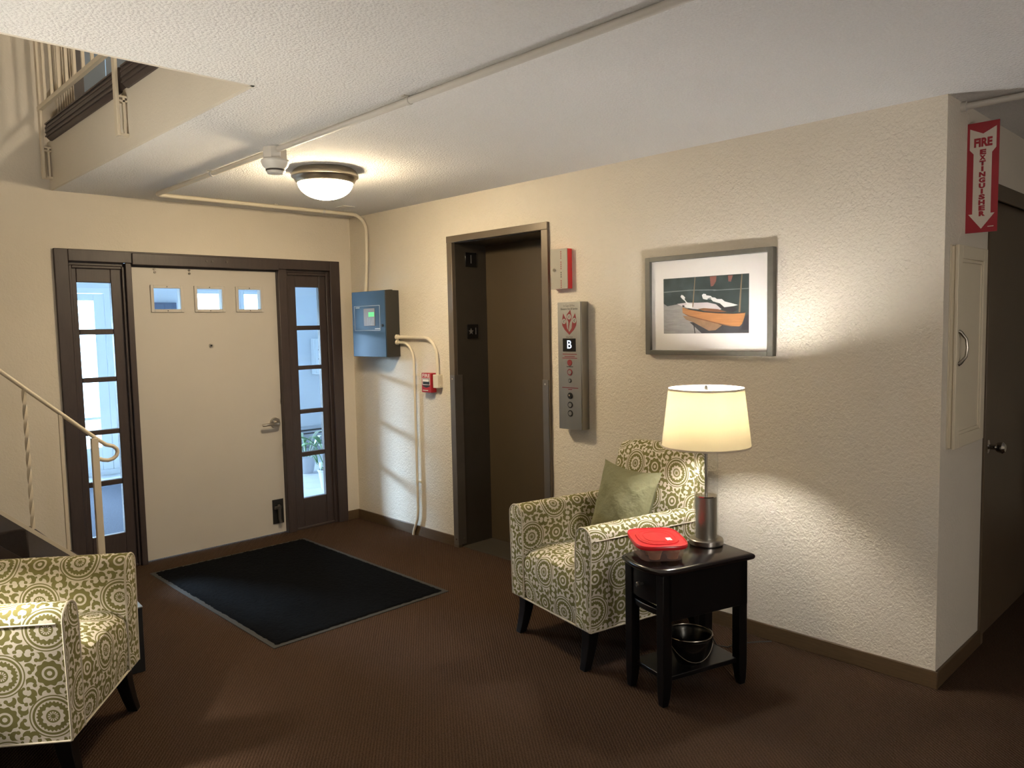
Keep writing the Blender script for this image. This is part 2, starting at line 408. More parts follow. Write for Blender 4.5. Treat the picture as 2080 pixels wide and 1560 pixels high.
# ================================================================== the setting
floor = MB().box((-6, -8, -0.1), (3.3, 0.0, 0)).box((-6, 0.0, -0.1), (0.05, 0.14, 0)).build('floor', M['carpet'], kind='structure', smooth=False)
wb = MB()
wb.box((-6, 0, 0), (-2.075, 0.14, TOP)); wb.box((-0.185, 0, 0), (0.0, 0.14, H2)); wb.box((-2.075, 0, 2.045), (-0.185, 0.14, H2))
wb.box((-2.075, 0, H2), (-2.0, 0.14, TOP)); wb.box((-2.0, 0, H2), (-1.0, 0.14, 2.78)); wb.box((-2.0, 0, 4.4), (-1.0, 0.14, TOP)); wb.box((-1.0, 0, H2), (1.0, 0.14, TOP))
wall_back = wb.build('wall_back', M['wall_smooth'], kind='structure', smooth=False)
wr = MB()
wr.box((0, 0.14, 0), (0.30, -1.262, H2)); wr.box((0, -1.262, 2.165), (0.30, -2.18, H2)); wr.box((0, -2.18, 0), (0.30, OY, H2))
wall_right = wr.build('wall_right', M['wall'], kind='structure', smooth=False)
wc = MB()
wc.box((0.30, OY, 0), (0.60, OY+0.14, H2)); wc.box((0.60, OY, 2.14), (1.6, OY+0.14, H2)); wc.box((1.6, OY, 0), (3.3, OY+0.14, H2))
wall_corridor = wc.build('wall_corridor', M['wall_smooth'], kind='structure', smooth=False)
MB().box((-6.1, -8, 0), (-6, 0.14, TOP)).build('wall_left', M['wall_smooth'], kind='structure', smooth=False)
MB().box((-6.1, -8.1, 0), (3.4, -8, H2)).build('wall_rear', M['wall_smooth'], kind='structure', smooth=False)
MB().box((3.3, -8, 0), (3.4, OY+0.14, H2)).build('wall_corridor_end', M['wall_smooth'], kind='structure', smooth=False)
ce = MB()
ce.box((-2.11, -8, H), (3.3, 0.0, H2-0.02)); ce.box((-6, -8, H), (-2.11, -2.72, H2-0.02))
ceiling = ce.build('ceiling', M['ceiling'], kind='structure', smooth=False)
fa = MB().box((-2.125, -2.72, H+0.0), (-2.109, -0.001, 2.735)).box((-6, -2.72, H), (-2.11, -2.705, 2.735))
fa.build('trim_1', M['wall_smooth'], kind='structure', smooth=False)['label'] = 'cream fascia around the stairwell opening in the ceiling'
nz = MB(); prof = [(-2.10, 2.725), (-2.135, 2.725), (-2.152, 2.74), (-2.158, 2.785), (-2.152, 2.83), (-2.135, 2.845), (-2.10, 2.845)]
for ya, yb in ((-2.575, -1.452), (-1.388, -0.098)):
    rg_ = []
    for y, k in ((ya, 0.55), (ya+0.006, 0.85), (ya+0.016, 1.0), (yb-0.016, 1.0), (yb-0.006, 0.85), (yb, 0.55)): rg_.append([(-2.10+(x+2.10)*k, y, 2.785+(z-2.785)*(0.7+0.3*k)) for x, z in prof])
    nz.loft(rg_, closed=True, capuv=lambda p: (p[0], p[2]))
    for k in range(4): nz.box((-2.161, ya+0.02, 2.742+k*0.024), (-2.157, yb-0.02, 2.750+k*0.024))
nz.build('trim_2', M['dark_wood'], kind='structure')['label'] = 'dark ribbed nosing along the upper floor edge'
MB().box((-2.10, -5.0, H2-0.02), (1.0, 0.0, H2)).box((-6, -5, H2-.02), (-2.10, -2.70, H2)).build('upper_floor', M['carpet'], kind='structure', smooth=False)
MB().box((-6.1, -5.1, TOP), (1.1, 0.14, TOP+0.1)).build('upper_ceiling', M['ceiling'], kind='structure', smooth=False)
MB().box((-6, -5.1, H2), (1.0, -5.0, TOP)).build('upper_wall_rear', M['wall_smooth'], kind='structure', smooth=False)
MB().box((1.0, -5.1, H2), (1.1, 0.14, TOP)).build('upper_wall_right', M['wall_smooth'], kind='structure', smooth=False)
# baseboards
MB().box((-0.115, 0, 0), (-0.012, -0.012, 0.075)).build('baseboard_back', M['base_wood'], kind='structure', bevel=0.003)
MB().box((-0.012, 0, 0), (0, -1.24, 0.075)).box((-0.012, -2.205, 0), (0, OY-0.012, 0.075)).build('baseboard_right', M['base_wood'], kind='structure', bevel=0.003)
MB().box((0, OY, 0), (0.60, OY-0.012, 0.075)).box((1.6, OY, 0), (3.3, OY-0.012, .075)).build('baseboard_corridor', M['base_wood'], kind='structure', bevel=0.003)

# ------------------------------------------------------------------ front door unit
tr = empty('trim_3'); tag(tr, 'dark stained casing around the front door and its sidelights', None, None, 'structure')
def bar(a, b, m='dark_wood', parent=tr, name='casing_board', bv=0.004): return MB().box(a, b).build(name, M[m], parent, bevel=bv)
bar((-2.134, 0, 0), (-2.055, -0.022, 2.098)); bar((-0.205, 0, 0), (-0.118, -0.022, 2.098)); bar((-2.055, 0, 2.022), (-0.205, -0.022, 2.098))
bar((-1.72, -0.012, 0), (-1.682, 0.12, 2.022), name='mullion'); bar((-0.643, -0.012, 0), (-0.575, 0.12, 2.022), name='mullion')
bar((-1.682, -0.034, 2.012), (-0.643, -0.022, 2.088), name='closer_plate'); bar((-1.682, 0.03, 2.004), (-0.643, 0.12, 2.03), name='head_stop')
bar((-2.075, 0.02, 2.0), (-1.72, 0.12, 2.045), name='head_stop'); bar((-0.575, 0.02, 2.0), (-0.185, 0.12, 2.045), name='head_stop')
bar((-2.07, 0.01, 0.0), (-2.045, 0.12, 2.02), name='jamb'); bar((-0.215, 0.01, 0.0), (-0.19, 0.12, 2.02), name='jamb')
for xx in (-1.19, -1.15, -1.145+0.10): MB().cyl((xx, -0.034, 2.056), (xx, -0.039, 2.056), 0.008, seg=10).build('screw', M['darkmetal'], tr)
def sidelight(name, x0, x1, px0, px1, label):
    wn = empty(name); tag(wn, label, None, None, 'structure')
    zs = [(1.595, 1.893), (1.283, 1.560), (0.940, 1.252), (0.605, 0.908), (0.240, 0.570)]
    f = MB(); y0, y1 = 0.028, 0.068
    f.box((x0, y0, 0.0), (px0, y1, 2.0)); f.box((px1, y0, 0.0), (x1, y1, 2.0)); f.box((px0, y0, zs[0][1]), (px1, y1, 2.0)); f.box((px0, y0, 0.0), (px1, y1, zs[-1][0]))
    for a, b in zip(zs[:-1], zs[1:]): f.box((px0, y0, b[1]), (px1, y1, a[0]))
    f.build('sash', M['dark_wood'], wn, bevel=0.004)
    st = MB().frame(0.008, 0.028, x0, x1, 0.0, 2.0, 0.018); st.build('stop_molding', M['dark_wood'], wn, bevel=0.004)
    for z0, z1 in zs: MB().box((px0-0.004, 0.046, z0-0.004), (px1+0.004, 0.051, z1+0.004)).build('pane', M['glass'], wn, smooth=False)
sidelight('window_1', -2.05, -1.72, -2.003, -1.802, 'narrow five-pane sidelight left of the cream front door')
sidelight('window_2', -0.575, -0.21, -0.484, -0.284, 'narrow five-pane sidelight right of the cream front door')
dr = empty('door_1', (-1.163, 0.03, 0)); tag(dr, 'cream slab front door with three small square panes', None, None, 'structure')
dx = lambda x: x+1.163
wins = [(-1.539, -1.362), (-1.245, -1.068), (-0.945, -0.775)]
sl = MB(); x0, x1 = dx(-1.680), dx(-0.645); z0, z1, zt = 1.722, 1.866, 2.003
sl.box((x0, 0, 0.012), (x1, 0.045, z0)); sl.box((x0, 0, z1), (x1, 0.045, zt)); xs = [x0]+[dx(q) for p in wins for q in p]+[x1]
for k in range(0, 8, 2): sl.box((xs[k], 0, z0), (xs[k+1], 0.045, z1))
sl.build('slab', M['door'], dr, smooth=False)
for a, b in wins:
    fr = MB().frame(-0.010, 0.0, dx(a)-0.02, dx(b)+0.022, z0-0.02, z1+0.02, 0.021).build('pane_frame', M['door'], dr, bevel=0.002)
    MB().box((dx(a), 0.018, z0), (dx(b), 0.022, z1)).build('pane', M['glass'], fr, smooth=False)
    for zz in (z0-0.010, z1+0.010): MB().cyl(((dx(a)+dx(b))/2, -0.010, zz), ((dx(a)+dx(b))/2, -0.012, zz), 0.004, seg=8).build('screw', M['darkmetal'], fr)
for xx, zz in ((-1.525, 1.993), (-1.522, 1.972), (-1.291, 1.992), (-1.290, 1.970)): MB().cyl((dx(xx), 0, zz), (dx(xx), -0.006, zz), 0.008, seg=10).build('bolt', M['darkmetal'], dr)
ph = MB().cyl((dx(-1.163), 0, 1.464), (dx(-1.163), -0.008, 1.464), 0.014, seg=16).build('peephole', M['nickel'], dr)
MB().cyl((dx(-1.163), -0.008, 1.464), (dx(-1.163), -0.0095, 1.464), 0.007, seg=12).build('lens', M['black'], ph)
kx = dx(-0.700)
ls = MB().cyl((kx, 0, 0.862), (kx, -0.014, 0.862), 0.042, 0.038, 24).cyl((kx, -0.014, 0.862), (kx, -0.052, 0.862), 0.017, seg=16).build('lockset', M['nickel'], dr)
lev = [(kx, -0.052, 0.862), (kx-0.02, -0.058, 0.862), (kx-0.06, -0.058, 0.860), (kx-0.105, -0.056, 0.857), (kx-0.122, -0.046, 0.855)]
MB().tube(lev, [0.014, 0.012, 0.010, 0.010, 0.009], 10).build('lever', M['nickel'], ls)
dh = MB().box((dx(-0.752), 0, 0.085), (dx(-0.662), -0.006, 0.272)).build('door_holder_plate', M['black'], dr, bevel=0.002)
MB().tube([(dx(-0.706), -0.008, 0.225), (dx(-0.706), -0.02, 0.215), (dx(-0.706), -0.022, 0.12), (dx(-0.70), -0.026, 0.095)], [0.013, 0.015, 0.012, 0.014], 10).build('foot', M['darkmetal'], dh)
MB().box((dx(-0.745), -0.03, 0.20), (dx(-0.69), -0.006, 0.222)).build('arm', M['darkmetal'], dh, bevel=0.003)
for zz in (0.66, 1.0): MB().box((x1-0.004, -0.001, zz), (x1+0.0005, 0.012, zz+0.04)).build('latch_plate', M['nickel'], dr)

# ------------------------------------------------------------------ elevator
te = empty('trim_4'); tag(te, 'bronze metal frame around the elevator opening', None, None, 'structure')
def eb(a, b, name, m='elev_frame', bv=0.002): return MB().box(a, b).build(name, M[m], te, bevel=bv)
eb((-0.018, -1.243, 0), (0.012, -1.296, 2.140), 'jamb_face'); eb((-0.018, -2.146, 0), (0.012, -2.199, 2.140), 'jamb_face'); eb((-0.020, -1.243, 2.140), (0.012, -2.199, 2.185), 'header_face')
eb((0.012, -1.262, 0), (0.36, -1.296, 2.15), 'jamb_return', 'elev_jamb'); eb((0.012, -2.146, 0), (0.36, -2.18, 2.15), 'jamb_return', 'elev_jamb'); eb((0.012, -1.262, 2.135), (0.36, -2.18, 2.165), 'head_return', 'elev_jamb')
for y0, s in ((-1.296, -1), (-2.146, 1)):
    g = MB().box((-0.0215, y0, 0.02), (-0.0185, y0-s*0.045, 1.226)).box((-0.0215, y0, 0.02), (0.052, y0+s*0.003, 1.226)).build('corner_guard', M['guard'], te)
    for zz in (1.20, 0.06):
        MB().cyl((-0.0215, y0-s*0.02, zz), (-0.024, y0-s*0.02, zz), 0.006, seg=10).build('screw', M['chrome'], g)
        MB().cyl((0.030, y0+s*0.003, zz), (0.030, y0+s*0.006, zz), 0.006, seg=10).build('screw', M['chrome'], g)
de = empty('door_2'); tag(de, 'brown sliding elevator door set back in its frame', None, None, 'structure')
MB().box((0.30, -1.262, 0), (0.335, -2.18, 2.15)).build('panel', M['elev_door'], de)
MB().box((0.02, -1.296, 0.0), (0.30, -2.146, 0.006)).build('sill', M['elev_jamb'], de)

# ------------------------------------------------------------------ corridor door
t5 = empty('trim_5'); tag(t5, 'dark frame around the corridor door', None, None, 'structure')
MB().box((0.60, OY+0.0, 0), (0.645, OY-0.012, 2.14)).build('jamb', M['brown_door'], t5, bevel=0.003)
MB().box((1.555, OY, 0), (1.6, OY-0.012, 2.14)).build('jamb', M['brown_door'], t5, bevel=0.003)
MB().box((0.60, OY, 2.10), (1.6, OY-0.013, 2.175)).build('head', M['brown_door'], t5, bevel=0.003)
d3 = empty('door_3'); tag(d3, 'dark brown corridor door with a chrome knob', None, None, 'structure')
MB().box((0.596, OY+0.02, 0.0), (1.604, OY+0.06, 2.15)).build('slab', M['brown_door'], d3)
kb = MB().cyl((0.72, OY+0.02, 0.94), (0.72, OY+0.005, 0.94), 0.033, seg=20).build('rosette', M['chrome'], d3)
MB().tube([(0.72, OY+0.005, 0.94), (0.72, OY-0.025, 0.94), (0.72, OY-0.035, 0.94), (0.72, OY-0.055, 0.94), (0.72, OY-0.066, 0.94)], [0.012, 0.012, 0.024, 0.028, 0.018], 16).build('knob', M['chrome'], kb)

# ------------------------------------------------------------------ staircase by the back wall
sr = empty('staircase', (-2.13, 0, 0)); tag(sr, 'dark carpeted staircase rising left along the back wall', None, None, 'structure')
RIS, TRD, SY = 0.20, 0.215, -0.975
for k in range(9):
    MB().box((-k*TRD-TRD-0.03, -0.005, k*RIS), (-k*TRD, SY, (k+1)*RIS)).build('step', M['stair'], sr, bevel=0.012)
st = MB().prism([(-0.01, 0.0), (-0.01, 0.03), (-1.95, 0.03+1.94*RIS/TRD), (-1.95, 0.0)], lambda u, v, w_: (u, SY-w_, v), 0.02).build('stringer', M['dark_wood'], sr)
ry = -1.0
rl = empty('stair_railing', (-2.24, ry, 0)); tag(rl, 'cream metal stair railing with scrolled end and twisted baluster', 'railing')
sl_ = 0.93
hx = lambda x: x+2.24
hr = [(-1.3, 0, 1.025+1.3*sl_), (-0.4, 0, 1.025+0.4*sl_), (0.0, 0, 1.025), (0.055, 0, 0.978)]
cc = (0.060, 0.932)
hr += [(0.060+0.05*math.cos(R(a)), 0, 0.934+0.040*math.sin(R(a))) for a in (55, 25, 0, -30, -60, -90, -120)]
hr += [(0.005, 0, 0.915)]
MB().tube(hr, 0.0105, 12).build('handrail', M['railpaint'], rl)
MB().box((-0.017, -0.014, 0.0), (0.017, 0.014, 1.02)).build('newel_post', M['railpaint'], rl, bevel=0.002)
MB().tube([(-1.3, 0, 0.30+1.3*sl_), (0.0, 0, 0.30)], 0.013, 4, sq=True).build('lower_rail', M['railpaint'], rl)
for k in range(1, 8):
    xx = -0.152*k; zb = 0.30-xx*sl_+0.012; zt_ = 1.025-xx*sl_-0.008
    if k % 2 == 1:
        MB().box((xx-0.008, -0.008, zb), (xx+0.008, 0.008, zt_)).build('baluster', M['railpaint'], rl)
    else:
        n = 40; MB().tube([(xx, 0, zb+(zt_-zb)*i/n) for i in range(n+1)], 0.011, 4, twist=2.2*2*PI/n, sq=True).build('twisted_baluster', M['railpaint'], rl)

# upper railing hung on the fascia
ur = empty('upper_railing', (-2.152, 0, H)); tag(ur, 'cream metal railing along the upper floor edge above the stairwell', 'railing')
for y in (-0.065, -1.42, -2.6):
    p = MB().box((-0.024, y-0.021, 0.055), (-0.010, y+0.021, 1.30)).build('post', M['railpaint'], ur, bevel=0.002)
    for za, zb_ in ((0.055, 0.068), (0.235, 0.243), (0.215, 0.223)): MB().box((-0.010, y-0.021, za), (0.026, y+0.012, zb_)).build('bracket', M['railpaint'], p)
    MB().box((0.006, y-0.021, 0.068), (0.016, y-0.013, 0.235)).build('bracket_strap', M['railpaint'], p)
MB().box((-0.028, -2.65, 0.455), (-0.006, -0.05, 0.480)).build('lower_rail', M['railpaint'], ur)
MB().box((-0.032, -2.65, 1.285), (-0.002, -0.05, 1.315)).build('top_rail', M['railpaint'], ur)
k = 0; y = -0.20
while y > -2.6:
    if abs(y+1.42) > 0.05: MB().box((-0.024, y-0.008, 0.48), (-0.010, y+0.008, 1.285)).build('baluster', M['railpaint'], ur)
    y -= 0.150
# upper window with blue panels and a lace curtain
uw = empty('window_3'); tag(uw, 'upstairs slate blue panels in a dark frame', None, None, 'structure')
MB().frame(-0.02, 0.06, -2.0, -1.0, 2.78, 4.4, 0.06).build('frame', M['dark_wood'], uw)
MB().box((-1.94, -0.01, 2.84), (-1.90, 0.05, 4.34)).build('jamb', M['dark_wood'], uw)
for k in range(6):
    MB().box((-1.898+k*0.140, 0.015, 2.80), (-1.898+k*0.140+0.136, 0.04, 4.36)).build('panel', M['bluepanel'], uw)
lc = MB(); pts = []
n = 48
rings = []
for z in (2.90, 3.3, 3.8, 4.4):
    rings.append([(-2.085+0.105*i/n, -0.075+0.014*math.sin(i*1.05), z) for i in range(n+1)])
lc.loft(rings, cap=False); cur = lc.build('lace_curtain', M['lace'])
md = cur.modifiers.new('solid', 'SOLIDIFY'); md.thickness = 0.003
tag(cur, 'gathered cream lace curtain upstairs beside the blue panels', 'curtain')

# ------------------------------------------------------------------ entry hall beyond the door
VY = 3.8
MB().box((-3.9, 0.14, -0.1), (2.5, VY, -0.012)).build('entry_floor', M['vest_tile'], kind='structure', smooth=False)
ef = bpy.data.objects['entry_floor']
def tiles():
    tm = MB().box((0, 0, -0.012), (0.296, 0.296, 0.0)).mesh('floor_tile', M['vest_tile'], False)
    n = 0
    for i in range(9):
        for j in range(12):
            x = -0.6+i*0.30; y = 0.15+j*0.30
            if n < 300 and not (x < -0.9):
                o = bpy.data.objects.new('tile', tm); col.objects.link(o); o.parent = ef; o.location = (x, y, 0); n += 1
tiles()
MB().box((-3.9, 0.14, -0.012), (-0.602, VY, -0.0005)).build('tile_field', M['vest_tile'], ef, smooth=False)
MB().box((-3.9, 0.14, 2.6), (2.5, VY+0.1, 2.7)).build('entry_ceiling', M['vest_wall'], kind='structure', smooth=False)
MB().box((-4.0, 0.14, -0.1), (-3.9, VY+0.1, 2.7)).build('wall_entry_left', M['vest_wall'], kind='structure', smooth=False)
MB().box((2.5, 0.14, -0.1), (2.6, VY+0.1, 2.7)).build('wall_entry_right', M['vest_wall'], kind='structure', smooth=False)
MB().box((0.30, 0.13, 0), (2.5, 0.24, 2.7)).box((-0.19, 0.14, 2.05), (0.31, 0.16, 2.7)).box((-0.185, .14, 0), (.31, .16, 2.1)).build('wall_entry_near', M['vest_wall'], kind='structure', smooth=False)
vf = MB()
vf.box((-3.9, VY, -0.1), (-3.75, VY+0.1, 2.7)); vf.box((-3.75, VY, 2.06), (2.5, VY+0.1, 2.7)); vf.box((-3.75, VY, -0.1), (-1.86, VY+0.1, 0.4))
vf.box((-1.86, VY, 0), (-1.72, VY+0.1, 2.06)); vf.box((-0.68, VY, -0.1), (0.17, VY+0.1, 2.06)); vf.box((0.17, VY, -0.1), (1.32, VY+0.1, 0.75)); vf.box((0.64, VY, 0.75), (0.82, VY+0.1, 2.06)); vf.box((1.32, VY, -0.1), (2.5, VY+0.1, 2.06))
vf.build('wall_entry_far', M['vest_wall'], kind='structure', smooth=False)
d4 = empty('door_4', (-1.2, VY, 0)); tag(d4, 'white glazed outer door at the far side of the entry hall', None, None, 'structure')
f = MB().frame(0.0, 0.09, -0.52, 0.52, 0.0, 2.06, 0.055); f.build('frame', M['vest_white'], d4)
f = MB(); f.box((-0.465, 0.02, 0.01), (-0.36, 0.07, 2.0)); f.box((0.36, 0.02, 0.01), (0.465, 0.07, 2.0)); f.box((-0.36, 0.02, 0.01), (0.36, 0.07, 0.31)); f.box((-0.36, 0.02, 1.925), (0.36, 0.07, 2.0)); f.box((-0.36, 0.03, 0.62), (0.36, 0.06, 0.65))
f.build('leaf', M['vest_white'], d4, bevel=0.003)
MB().box((-0.36, 0.04, 0.31), (0.36, 0.046, 1.925)).build('pane', M['glass'], d4, smooth=False)
for nm, a, b, z0_, lab in (('window_4', 0.17, 0.64, 0.75, 'left outer window of the entry hall'), ('window_5', 0.82, 1.32, 0.75, 'right outer window of the entry hall'), ('window_6', -3.75, -1.86, 0.4, 'wide outer window at the left of the entry hall')):
    wn = empty(nm); tag(wn, lab, None, None, 'structure')
    MB().frame(VY-0.01, VY+0.08, a, b, z0_, 2.06, 0.045).build('frame', M['vest_white'], wn, bevel=0.003)
    MB().box((a+0.04, VY+0.035, z0_+0.04), (b-0.04, VY+0.04, 2.02)).build('pane', M['glass'], wn, smooth=False)
MB().box((-3.75, VY-0.012, 0), (2.5, VY, 0.06)).build('baseboard_entry', M['vest_white'], kind='structure')
MB().box((-14, VY+0.1, -0.2), (12, 26, -0.1)).build('ground', M['ground'], kind='structure', smooth=False)
vm = MB().box((-2.1, 0.85, 0.0), (-0.86, 3.1, 0.012)).build('entry_mat', M['vest_mat'], bevel=0.004)
tag(vm, 'blue grey entry mat seen through the left sidelight', 'mat')
mu = empty('mailbox_unit', (-0.20, VY, 0)); tag(mu, 'slate mailbox unit on the far entry wall seen through the door pane', 'mailbox')
MB().box((-0.20, -0.06, 1.15), (0.22, 0, 1.905)).build('body', M['vest_dark'], mu, bevel=0.004)
for i in range(3):
    for j in range(3): MB().box((-0.185+0.134*i, -0.066, 1.17+0.243*j), (-0.185+0.134*i+0.125, -0.06, 1.17+0.243*j+0.232)).build('box_door', M['vest_dark'], mu, bevel=0.002)
wb_ = empty('wall_box', (1.86, VY, 1.2)); tag(wb_, 'white metal box on entry wall seen through the right sidelight', 'wall box')
MB().box((-0.10, -0.09, -0.235), (0.14, 0, 0.24)).build('body', M['vest_white'], wb_, bevel=0.006)
MB().box((-0.085, -0.098, -0.215), (0.125, -0.09, 0.22)).build('cover', M['vest_white'], wb_, bevel=0.004)
for zz in (0.09, -0.03): MB().cyl((-0.04, -0.098, zz), (-0.04, -0.103, zz), 0.008, seg=10).build('latch', M['darkmetal'], wb_)
ht = empty('baseboard_heater', (1.9, VY, 0)); tag(ht, 'long baseboard heater on the far entry wall behind the plants', 'heater')
MB().box((-0.55, -0.075, 0.03), (0.58, -0.012, 0.275)).build('housing', M['pot'], ht, bevel=0.004)
MB().box((-0.54, -0.080, 0.225), (0.57, -0.074, 0.245)).build('louver_slot', M['black'], ht)
MB().box((-0.54, -0.080, 0.185), (0.57, -0.074, 0.20)).build('louver_slot', M['black'], ht)
def leaf(mb, base, tip, wid, droop=0.1, mi=0, n=7):
    b = Vector(base); t = Vector(tip); d = t-b; side = d.cross(Vector((0, 0, 1)))
    side = side.normalized() if side.length > 1e-6 else Vector((1, 0, 0)); vs = []
    for i in range(n+1):
        s_ = i/n; p = b+d*s_+Vector((0, 0, droop*4*s_*(1-s_))); ww = wid*math.sin(PI*min(1, 0.06+s_*0.94))**0.8
        vs += [p-side*ww, p+Vector((0, 0, -ww*0.35)), p+side*ww]
    fs = []
    for i in range(n): fs += [(3*i, 3*i+1, 3*i+4, 3*i+3), (3*i+1, 3*i+2, 3*i+5, 3*i+4)]
    mb.add(vs, fs, mi=mi)
def plant(loc, h, spread, nl, label, seed, tilt=0.3):
    rnd = random.Random(seed); e = empty('potted_plant', loc); tag(e, label, 'plant', 'plants in the entry hall')
    pt = MB().lathe([(0.0, 0.0), (0.075, 0.0), (0.10, 0.17), (0.108, 0.175), (0.108, 0.19), (0.092, 0.19), (0.088, 0.16), (0.0, 0.16)], 24).build('pot', M['pot'], e)
    MB().lathe([(0.0, 0.165), (0.0885, 0.165)], 20).build('soil', M['soil'], pt)
    for i in range(nl):
        a = 2*PI*i/nl+rnd.uniform(-0.3, 0.3); q = rnd.uniform(0.5, 1.0); mb = MB()
        base = (0.02*math.cos(a), 0.02*math.sin(a), 0.16); k_ = Vector((spread*0.35*math.cos(a), spread*0.35*math.sin(a), h*q*0.75))
        tip = (spread*math.cos(a)*q, spread*math.sin(a)*q, h*q*rnd.uniform(0.55, 1.0))
        mb.tube([base, tuple(k_)], 0.004, 6); leaf(mb, tuple(k_), tip, 0.032*rnd.uniform(0.7, 1.2), 0.05)
        o = mb.build('leaf', M['leaf'] if i % 3 else M['leafpale'], e)
        md = o.modifiers.new('solid', 'SOLIDIFY'); md.thickness = 0.0012
plant((0.46, 1.25, 0), 0.62, 0.34, 16, 'green potted lily with arching leaves close behind the right sidelight', 3)
plant((0.72, 2.15, 0), 0.50, 0.28, 12, 'smaller leafy potted plant further back in the entry hall', 11)

# ================================================================== things on ceiling and walls
cl = empty('ceiling_light', (-1.148, -1.574, H)); tag(cl, 'round flush ceiling light with bronze rim and lit glass bowl', 'ceiling light')
MB().lathe([(0.0, 0.0), (0.155, 0.0), (0.172, -0.012), (0.183, -0.034), (0.183, -0.044), (0.174, -0.048), (0.168, -0.056), (0.160, -0.072), (0.152, -0.078), (0.150, -0.070), (0.0, -0.060)], 48).build('rim', M['pan'], cl, ang=60)
MB().lathe([(0.150, -0.073)]+[(0.150*math.cos(R(a)), -0.073-0.092*math.sin(R(a))) for a in range(8, 90, 8)]+[(0.004, -0.1655)], 48).build('glass_bowl', M['bowl'], cl, ang=80)
sd = empty('smoke_detector', (-1.60, -1.87, H)); tag(sd, 'white smoke detector hanging from a ceiling junction box', 'smoke detector')
MB().lathe([(0.0, 0.0), (0.058, 0.0), (0.058, -0.060), (0.0, -0.060)], 8).build('junction_box', M['ceilconduit'], sd, ang=20)
ds = MB().lathe([(0.0, -0.058), (0.066, -0.058), (0.068, -0.066), (0.060, -0.086), (0.046, -0.100), (0.044, -0.112), (0.036, -0.122), (0.0, -0.124)], 32).build('detector_head', M['whiteplastic'], sd)
MB().lathe([(0.0455, -0.101), (0.0462, -0.104), (0.0462, -0.109), (0.0455, -0.111)], 32).build('vent_slot', M['darkmetal'], ds)
ra = 0.0135
cx_, cz_ = -1.612, H-0.016
cdt = empty('ceiling_conduit', (0, 0, 0)); tag(cdt, 'painted conduit crossing the ceiling and dropping to the blue grey panel', 'conduit')
MB().tube([(cx_, -8.0, cz_), (cx_, -1.93, cz_)], ra, 12).build('long_run', M['ceilconduit'], cdt)
MB().tube([(cx_, -1.81, cz_), (cx_, -0.36, cz_)]+[(cx_+0.045-0.045*math.cos(R(a)), -0.36+0.045*math.sin(R(a)), cz_) for a in (20, 45, 70, 90)]+
     [(-0.16, -0.30, cz_)]+[(-0.16+0.12*math.sin(R(a)), -0.30, cz_-0.12+0.12*math.cos(R(a))) for a in (15, 30, 45, 60, 75, 90)]+[(-0.040, -0.295, 2.1), (-0.042, -0.27, 1.845)], ra, 12).build('drop_run', M['conduit'], cdt)
for (p, q) in (((cx_-0.03, -2.985, H-0.004), (cx_+0.03, -2.965, H)), ((cx_-0.03, -1.18, H-0.004), (cx_+0.03, -1.16, H)), ((cx_-0.03, -4.4, H-0.004), (cx_+0.03, -4.38, H)), ((-0.81, -0.33, H-0.004), (-0.79, -0.27, H)), ((-0.42, -0.33, H-0.004), (-0.40, -0.27, H))):
    s_ = MB().box(p, q).build('strap', M['ceilconduit'], cdt)
    c_ = ((p[0]+q[0])/2, (p[1]+q[1])/2); ax = (0, 1) if abs(q[0]-p[0]) > 0.04 else (1, 0)
    MB().cyl((c_[0]-0.01*ax[0], c_[1]-0.01*ax[1], cz_), (c_[0]+0.01*ax[0], c_[1]+0.01*ax[1], cz_), ra+0.003, seg=12).build('clamp', M['ceilconduit'], s_)
pl_ = MB().box((-0.40, -0.56, H-0.006), (-0.30, -0.46, H)).build('ceiling_plate', M['whiteplastic'], bevel=0.003); tag(pl_, 'small flat white cover plate on the ceiling beside the lamp', 'cover plate')

# fire alarm control panel
fp = empty('alarm_panel', (0, -0.424, 1.596)); tag(fp, 'blue grey fire alarm control cabinet with green display in the corner', 'alarm panel')
MB().box((-0.122, -0.221, -0.249), (0, 0.221, 0.249)).build('cabinet', M['panel_side'], fp, bevel=0.002)
pdo = MB().box((-0.130, -0.221, -0.249), (-0.1215, 0.221, 0.249)).build('cabinet_door', M['panel_blue'], fp, bevel=0.002)
MB().frame(-0.1315, -0.1298, -0.155, 0.190, -0.050, 0.140, 0.004, 'x').build('window_border', M['mark'], pdo)
kp = MB().box((-0.1335, -0.088, -0.014), (-0.1298, 0.058, 0.119)).build('keypad', M['keypad'], fp, bevel=0.002)
MB().box((-0.1345, -0.085, 0.055), (-0.1333, -0.008, 0.090)).build('display', M['lcd'], kp)
for i in range(4):
    for j in range(5):
        MB().box((-0.1355, -0.078+i*0.022, -0.008+j*0.0115), (-0.1333, -0.078+i*0.022+0.015, -0.008+j*0.0115+0.008)).build('key', M['pot'], kp)
for a, b, z in ((0.115, 0.170, 0.127), (-0.150, -0.085, -0.036)): MB().box((-0.1312, a, z-0.004), (-0.1298, b, z+0.004)).build('print_mark', M['mark'], pdo)
MB().cyl((-0.130, -0.186, -0.012), (-0.137, -0.186, -0.012), 0.010, seg=14).build('lock', M['black'], pdo)
MB().box((-0.05, -0.17, 0.249), (-0.02, -0.05, 0.256)).build('top_tag', M['rubber'], fp)
